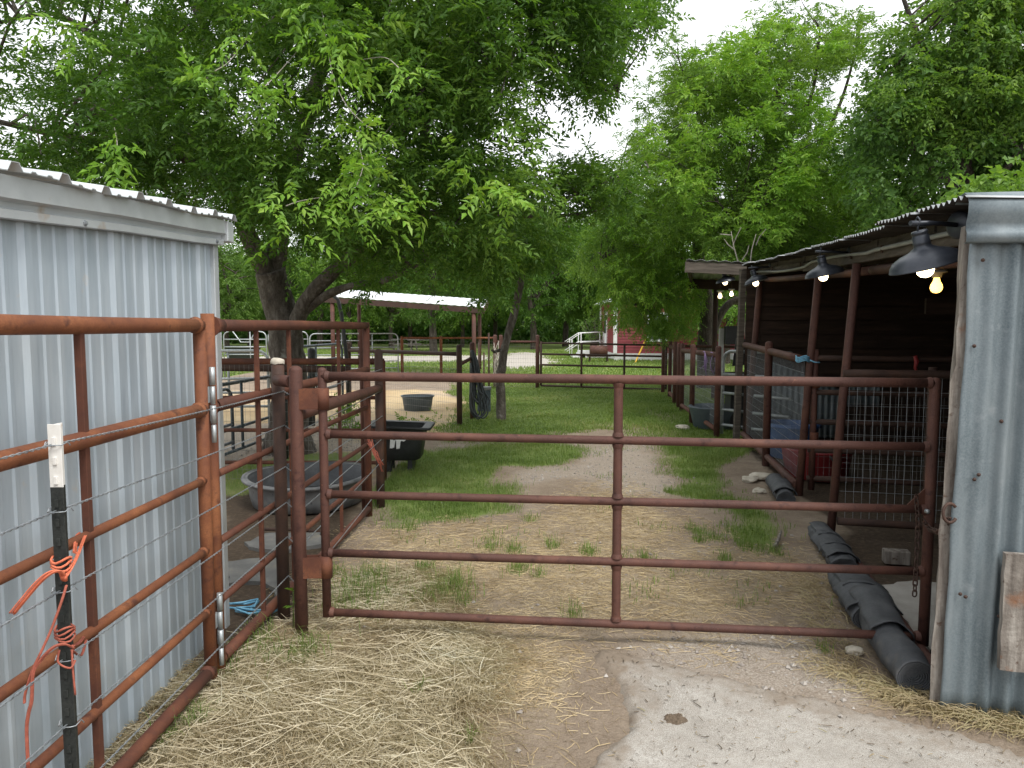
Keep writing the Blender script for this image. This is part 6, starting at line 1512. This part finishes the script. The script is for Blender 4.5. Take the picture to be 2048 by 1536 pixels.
    m = MB(); m.tube([V(5.2, 6.9, .0), V(5.0, 6.5, 1.4), V(4.7, 6.2, 2.4), V(4.4, 6.1, 2.75)], .02, 6); m.build('stem', M['dark_twig'], t)
    leafy(t, cen, (.18, .3), M['leaf_light'], .062, .05, 6, 4, pairs=2, rach=.14, shape='ivy', nm='leaves')
    m = MB(); rng2 = random.Random(4)
    for x0, y0, x1, y1 in ((1478, 530, 1462, 462), (1470, 500, 1448, 478), (1466, 490, 1482, 455), (1500, 530, 1512, 468), (1512, 490, 1532, 458), (1462, 470, 1440, 468), (1484, 520, 1498, 490)):
        a = A(x0, y0, 11.6); b_ = A(x1, y1, 11.4); m.tube([a, a.lerp(b_, .5) + V(rng2.uniform(-.03, .03), 0, 0), b_], [.010, .008, .004], 5)
    m.tube([V(3.95, 11.7, 0), V(3.8, 11.7, 1.2), A(1478, 530, 11.6)], [.02, .016, .012], 6); m.tube([V(3.95, 11.7, 0), V(4.05, 11.7, 1.2), A(1500, 530, 11.6)], [.02, .016, .012], 6)
    tag(m.build('bare_sapling', M['pale_twig'], origin=(3.95, 11.7, 0)), 'leafless pale sapling poking up above the lean-to roof', 'sapling')
right_trees()

def far_tree(seed, h, rad, trunkr, fork, mat, n=46, low=2.0, L=.20):
    rng = np.random.default_rng(seed); rn = random.Random(seed)
    t = thing('far_tree', '', 'tree', (0, 0, 0), 'trees beyond the back fence'); m = MB(); tops = []
    nodes = limb(m, [V(0, 0, -.2), V(rn.uniform(-.1, .1), 0, h * .2), V(rn.uniform(-.3, .3), rn.uniform(-.2, .2), h * .4), V(rn.uniform(-.6, .6), 0, h * .75)], trunkr, trunkr * .3, 9)
    for k in range(fork):
        q = rn.uniform(0, 6.28); z = h * rn.uniform(.18, .45); nodes += limb(m, [V(0, 0, z), V(math.cos(q) * rad * .35, math.sin(q) * rad * .35, z + h * .16), V(math.cos(q) * rad * .75, math.sin(q) * rad * .75, z + h * rn.uniform(.15, .38))], trunkr * .45, .03, 6)
    c = []
    while len(c) < n:
        p = rng.uniform(-1, 1, 3)
        if .1 < np.dot(p, p) < 1: c.append((p[0] * rad, p[1] * rad, low + (h - low) * (.5 + .5 * p[2])))
    c = np.array(c); b, a = branchlets(c, rng.uniform(.6, 1.1, n), rng, 9, 4, center=(0, 0, h * .4), droop=.35)
    v, tr = leaf_sprays(b, a, rng, 3, L, L * .42, .42, .4); np_mesh('crown', v, tr, mat, t); twigs_to(m, c[::2], nodes, rng, .05, .015, 4, 5); m.build('trunk', M['bark_dark'], t); return t
def far_trees():
    protos = [far_tree(1, 8.5, 3.6, .20, 3, M['leaf_far'], 80, 2.2), far_tree(2, 9.5, 3.4, .28, 4, M['leaf_main'], 84, 2.4), far_tree(3, 7.0, 2.8, .14, 3, M['leaf_light'], 56, 1.2)]
    spots = [(868, 43, 1, 1.0, 'dark tree with a thick leafy trunk right behind the picnic tables'), (1068, 50, 1, 1.05, 'far tree with a forked grey trunk beyond the back wire fence'), (456, 52, 0, 1, 'slim far tree just right of the metal shed corner'), (425, 56, 2, 1.1, 'far tree mostly hidden behind the metal shed corner'),
             (500, 60, 0, 1.1, 'far tree left of the big forked trunk, beyond the silver panels'), (700, 50, 2, 1.2, 'pale green far tree seen through the tall uprights of the carport'), (783, 52, 0, 1, 'slim far tree in the middle of the carport opening'), (822, 55, 0, 1.1, 'slanting far tree left of the picnic tables'),
             (640, 58, 1, 1, 'far tree right of the big forked trunk'), (740, 60, 0, 1.2, 'far tree half hidden by the left carport posts'), (925, 55, 2, 1.3, 'far tree between the right carport posts and the picnic tables'), (992, 60, 0, 1.15, 'far tree behind the slim leaning tree'), (1130, 57, 1, 1.0, 'dark far tree left of the white handrail'),
             (1185, 54, 0, 1.15, 'far tree rising behind the white house steps'), (1255, 50, 1, 1.05, 'far tree rising over the left half of the red house roof'), (1350, 52, 0, 1.2, 'far tree rising over the right half of the red house roof'), (1455, 30, 2, 1.0, 'light green tree seen under the lean-to roof'), (1530, 34, 1, 1.0, 'tree behind the black meter box'), (1620, 32, 0, 1.1, 'far tree hidden behind the goat shed'), (1900, 26, 1, 1.0, 'far tree behind the vine covered tree'), (300, 45, 1, 1.0, 'far tree hidden behind the metal shed roof'), (100, 42, 0, 1.0, 'leftmost far tree behind the metal shed')]
    rn = random.Random(12); used = set()
    for px, Y, k, s, lab in spots:
        if k in used: o = copy_tree(protos[k])
        else: o = protos[k]; used.add(k)
        o.location = ((px - 1024) / FPX * Y, Y, 0); o.rotation_euler = (0, 0, rn.uniform(0, 6.28)); o.scale = (s, s, s * rn.uniform(.92, 1.1)); o['label'] = lab
far_trees()
def woodland():
    rng = np.random.default_rng(31); n = 6500
    x = rng.uniform(-75, 75, n); y = rng.uniform(64, 84, n); top = 6.0 + 3 * fbm(x * .08, y * .05, 3) + (y - 64) * .07; z = rng.random(n) ** 1.1 * top
    b, a = branchlets(np.stack([x, y, z], 1), rng.uniform(.8, 1.4, n), rng, 6, 3, droop=.3); v, tr = leaf_sprays(b, a, rng, 2, .42, .20, .7, .4)
    tag(np_mesh('woodland', v, tr, M['leaf_deep'], origin=(0, 70, 0)), 'dense dark woodland closing the view behind the far trees', 'woodland', kind='stuff')
    b = A(1190, 690, 38); t = thing('garden_shrub', 'loose dry looking shrub behind the white house steps', 'shrub', (b.x, 38, 0)); rn = random.Random(3); m = MB(); c = []
    for i in range(26):
        q = rn.uniform(0, 6.28); h = rn.uniform(.9, 2.0); r = rn.uniform(.2, .9); e = V(b.x + r * math.cos(q), 38 + r * math.sin(q), h); m.tube([V(b.x, 38, 0), V(b.x + r * .4 * math.cos(q), 38 + r * .4 * math.sin(q), h * .6), e], [.02, .014, .006], 4); c.append(tuple(e))
    m.build('stems', M['dark_twig'], t); bb, a = branchlets(np.array(c), np.full(len(c), .25), rng, 4, 2); v, tr = leaf_sprays(bb, a, rng, 2, .10, .05, .2); np_mesh('foliage', v, tr, M['leaf_far'], t)
    # weeds at the wire behind the cart
    rng = np.random.default_rng(41)
    c = np.array([tuple(G(px, py) + V(0, 0, h)) for px, py, h in ((700, 872, .2), (690, 866, .35), (712, 868, .12), (705, 860, .3), (725, 872, .1), (775, 870, .05), (800, 866, .08), (830, 862, .06), (680, 875, .12), (850, 858, .05))])
    t = thing('weed_clump', 'leafy weeds growing along the wire behind the black muck tub', 'weed', (c[0][0], c[0][1], 0)); b, a = branchlets(c, np.full(len(c), .16), rng, 7, 4, droop=-.1); v, tr = leaf_sprays(b, a, rng, 3, .055, .024, .12); np_mesh('leaves', v, tr, M['leaf_light'], t)
    m = MB()
    for p in c: m.tube([V(p[0], p[1], 0), V(*p)], .005, 5)
    m.build('stems', M['dark_twig'], t)
    m = MB(); p = V(-1.16, 3.72, .0); m.tube([p, p + V(.01, -.02, .14), p + V(.015, -.03, .22)], .003, 5)
    b = np.array([tuple(p + V(.012, -.025, z)) for z in (.13, .17, .21)]); v, tr = leaf_sprays(b, np.array([[-.8, -.4, .3], [.8, -.5, .2], [.2, -.6, .6]]), rng, 1, .07, .045, .03, .2)
    t = thing('seedling', 'small green seedling at the foot of the two posts by the gate hinge', 'plant', p); m.build('stem', M['grass'], t); np_mesh('leaves', v, tr, M['leaf_light'], t)
woodland()
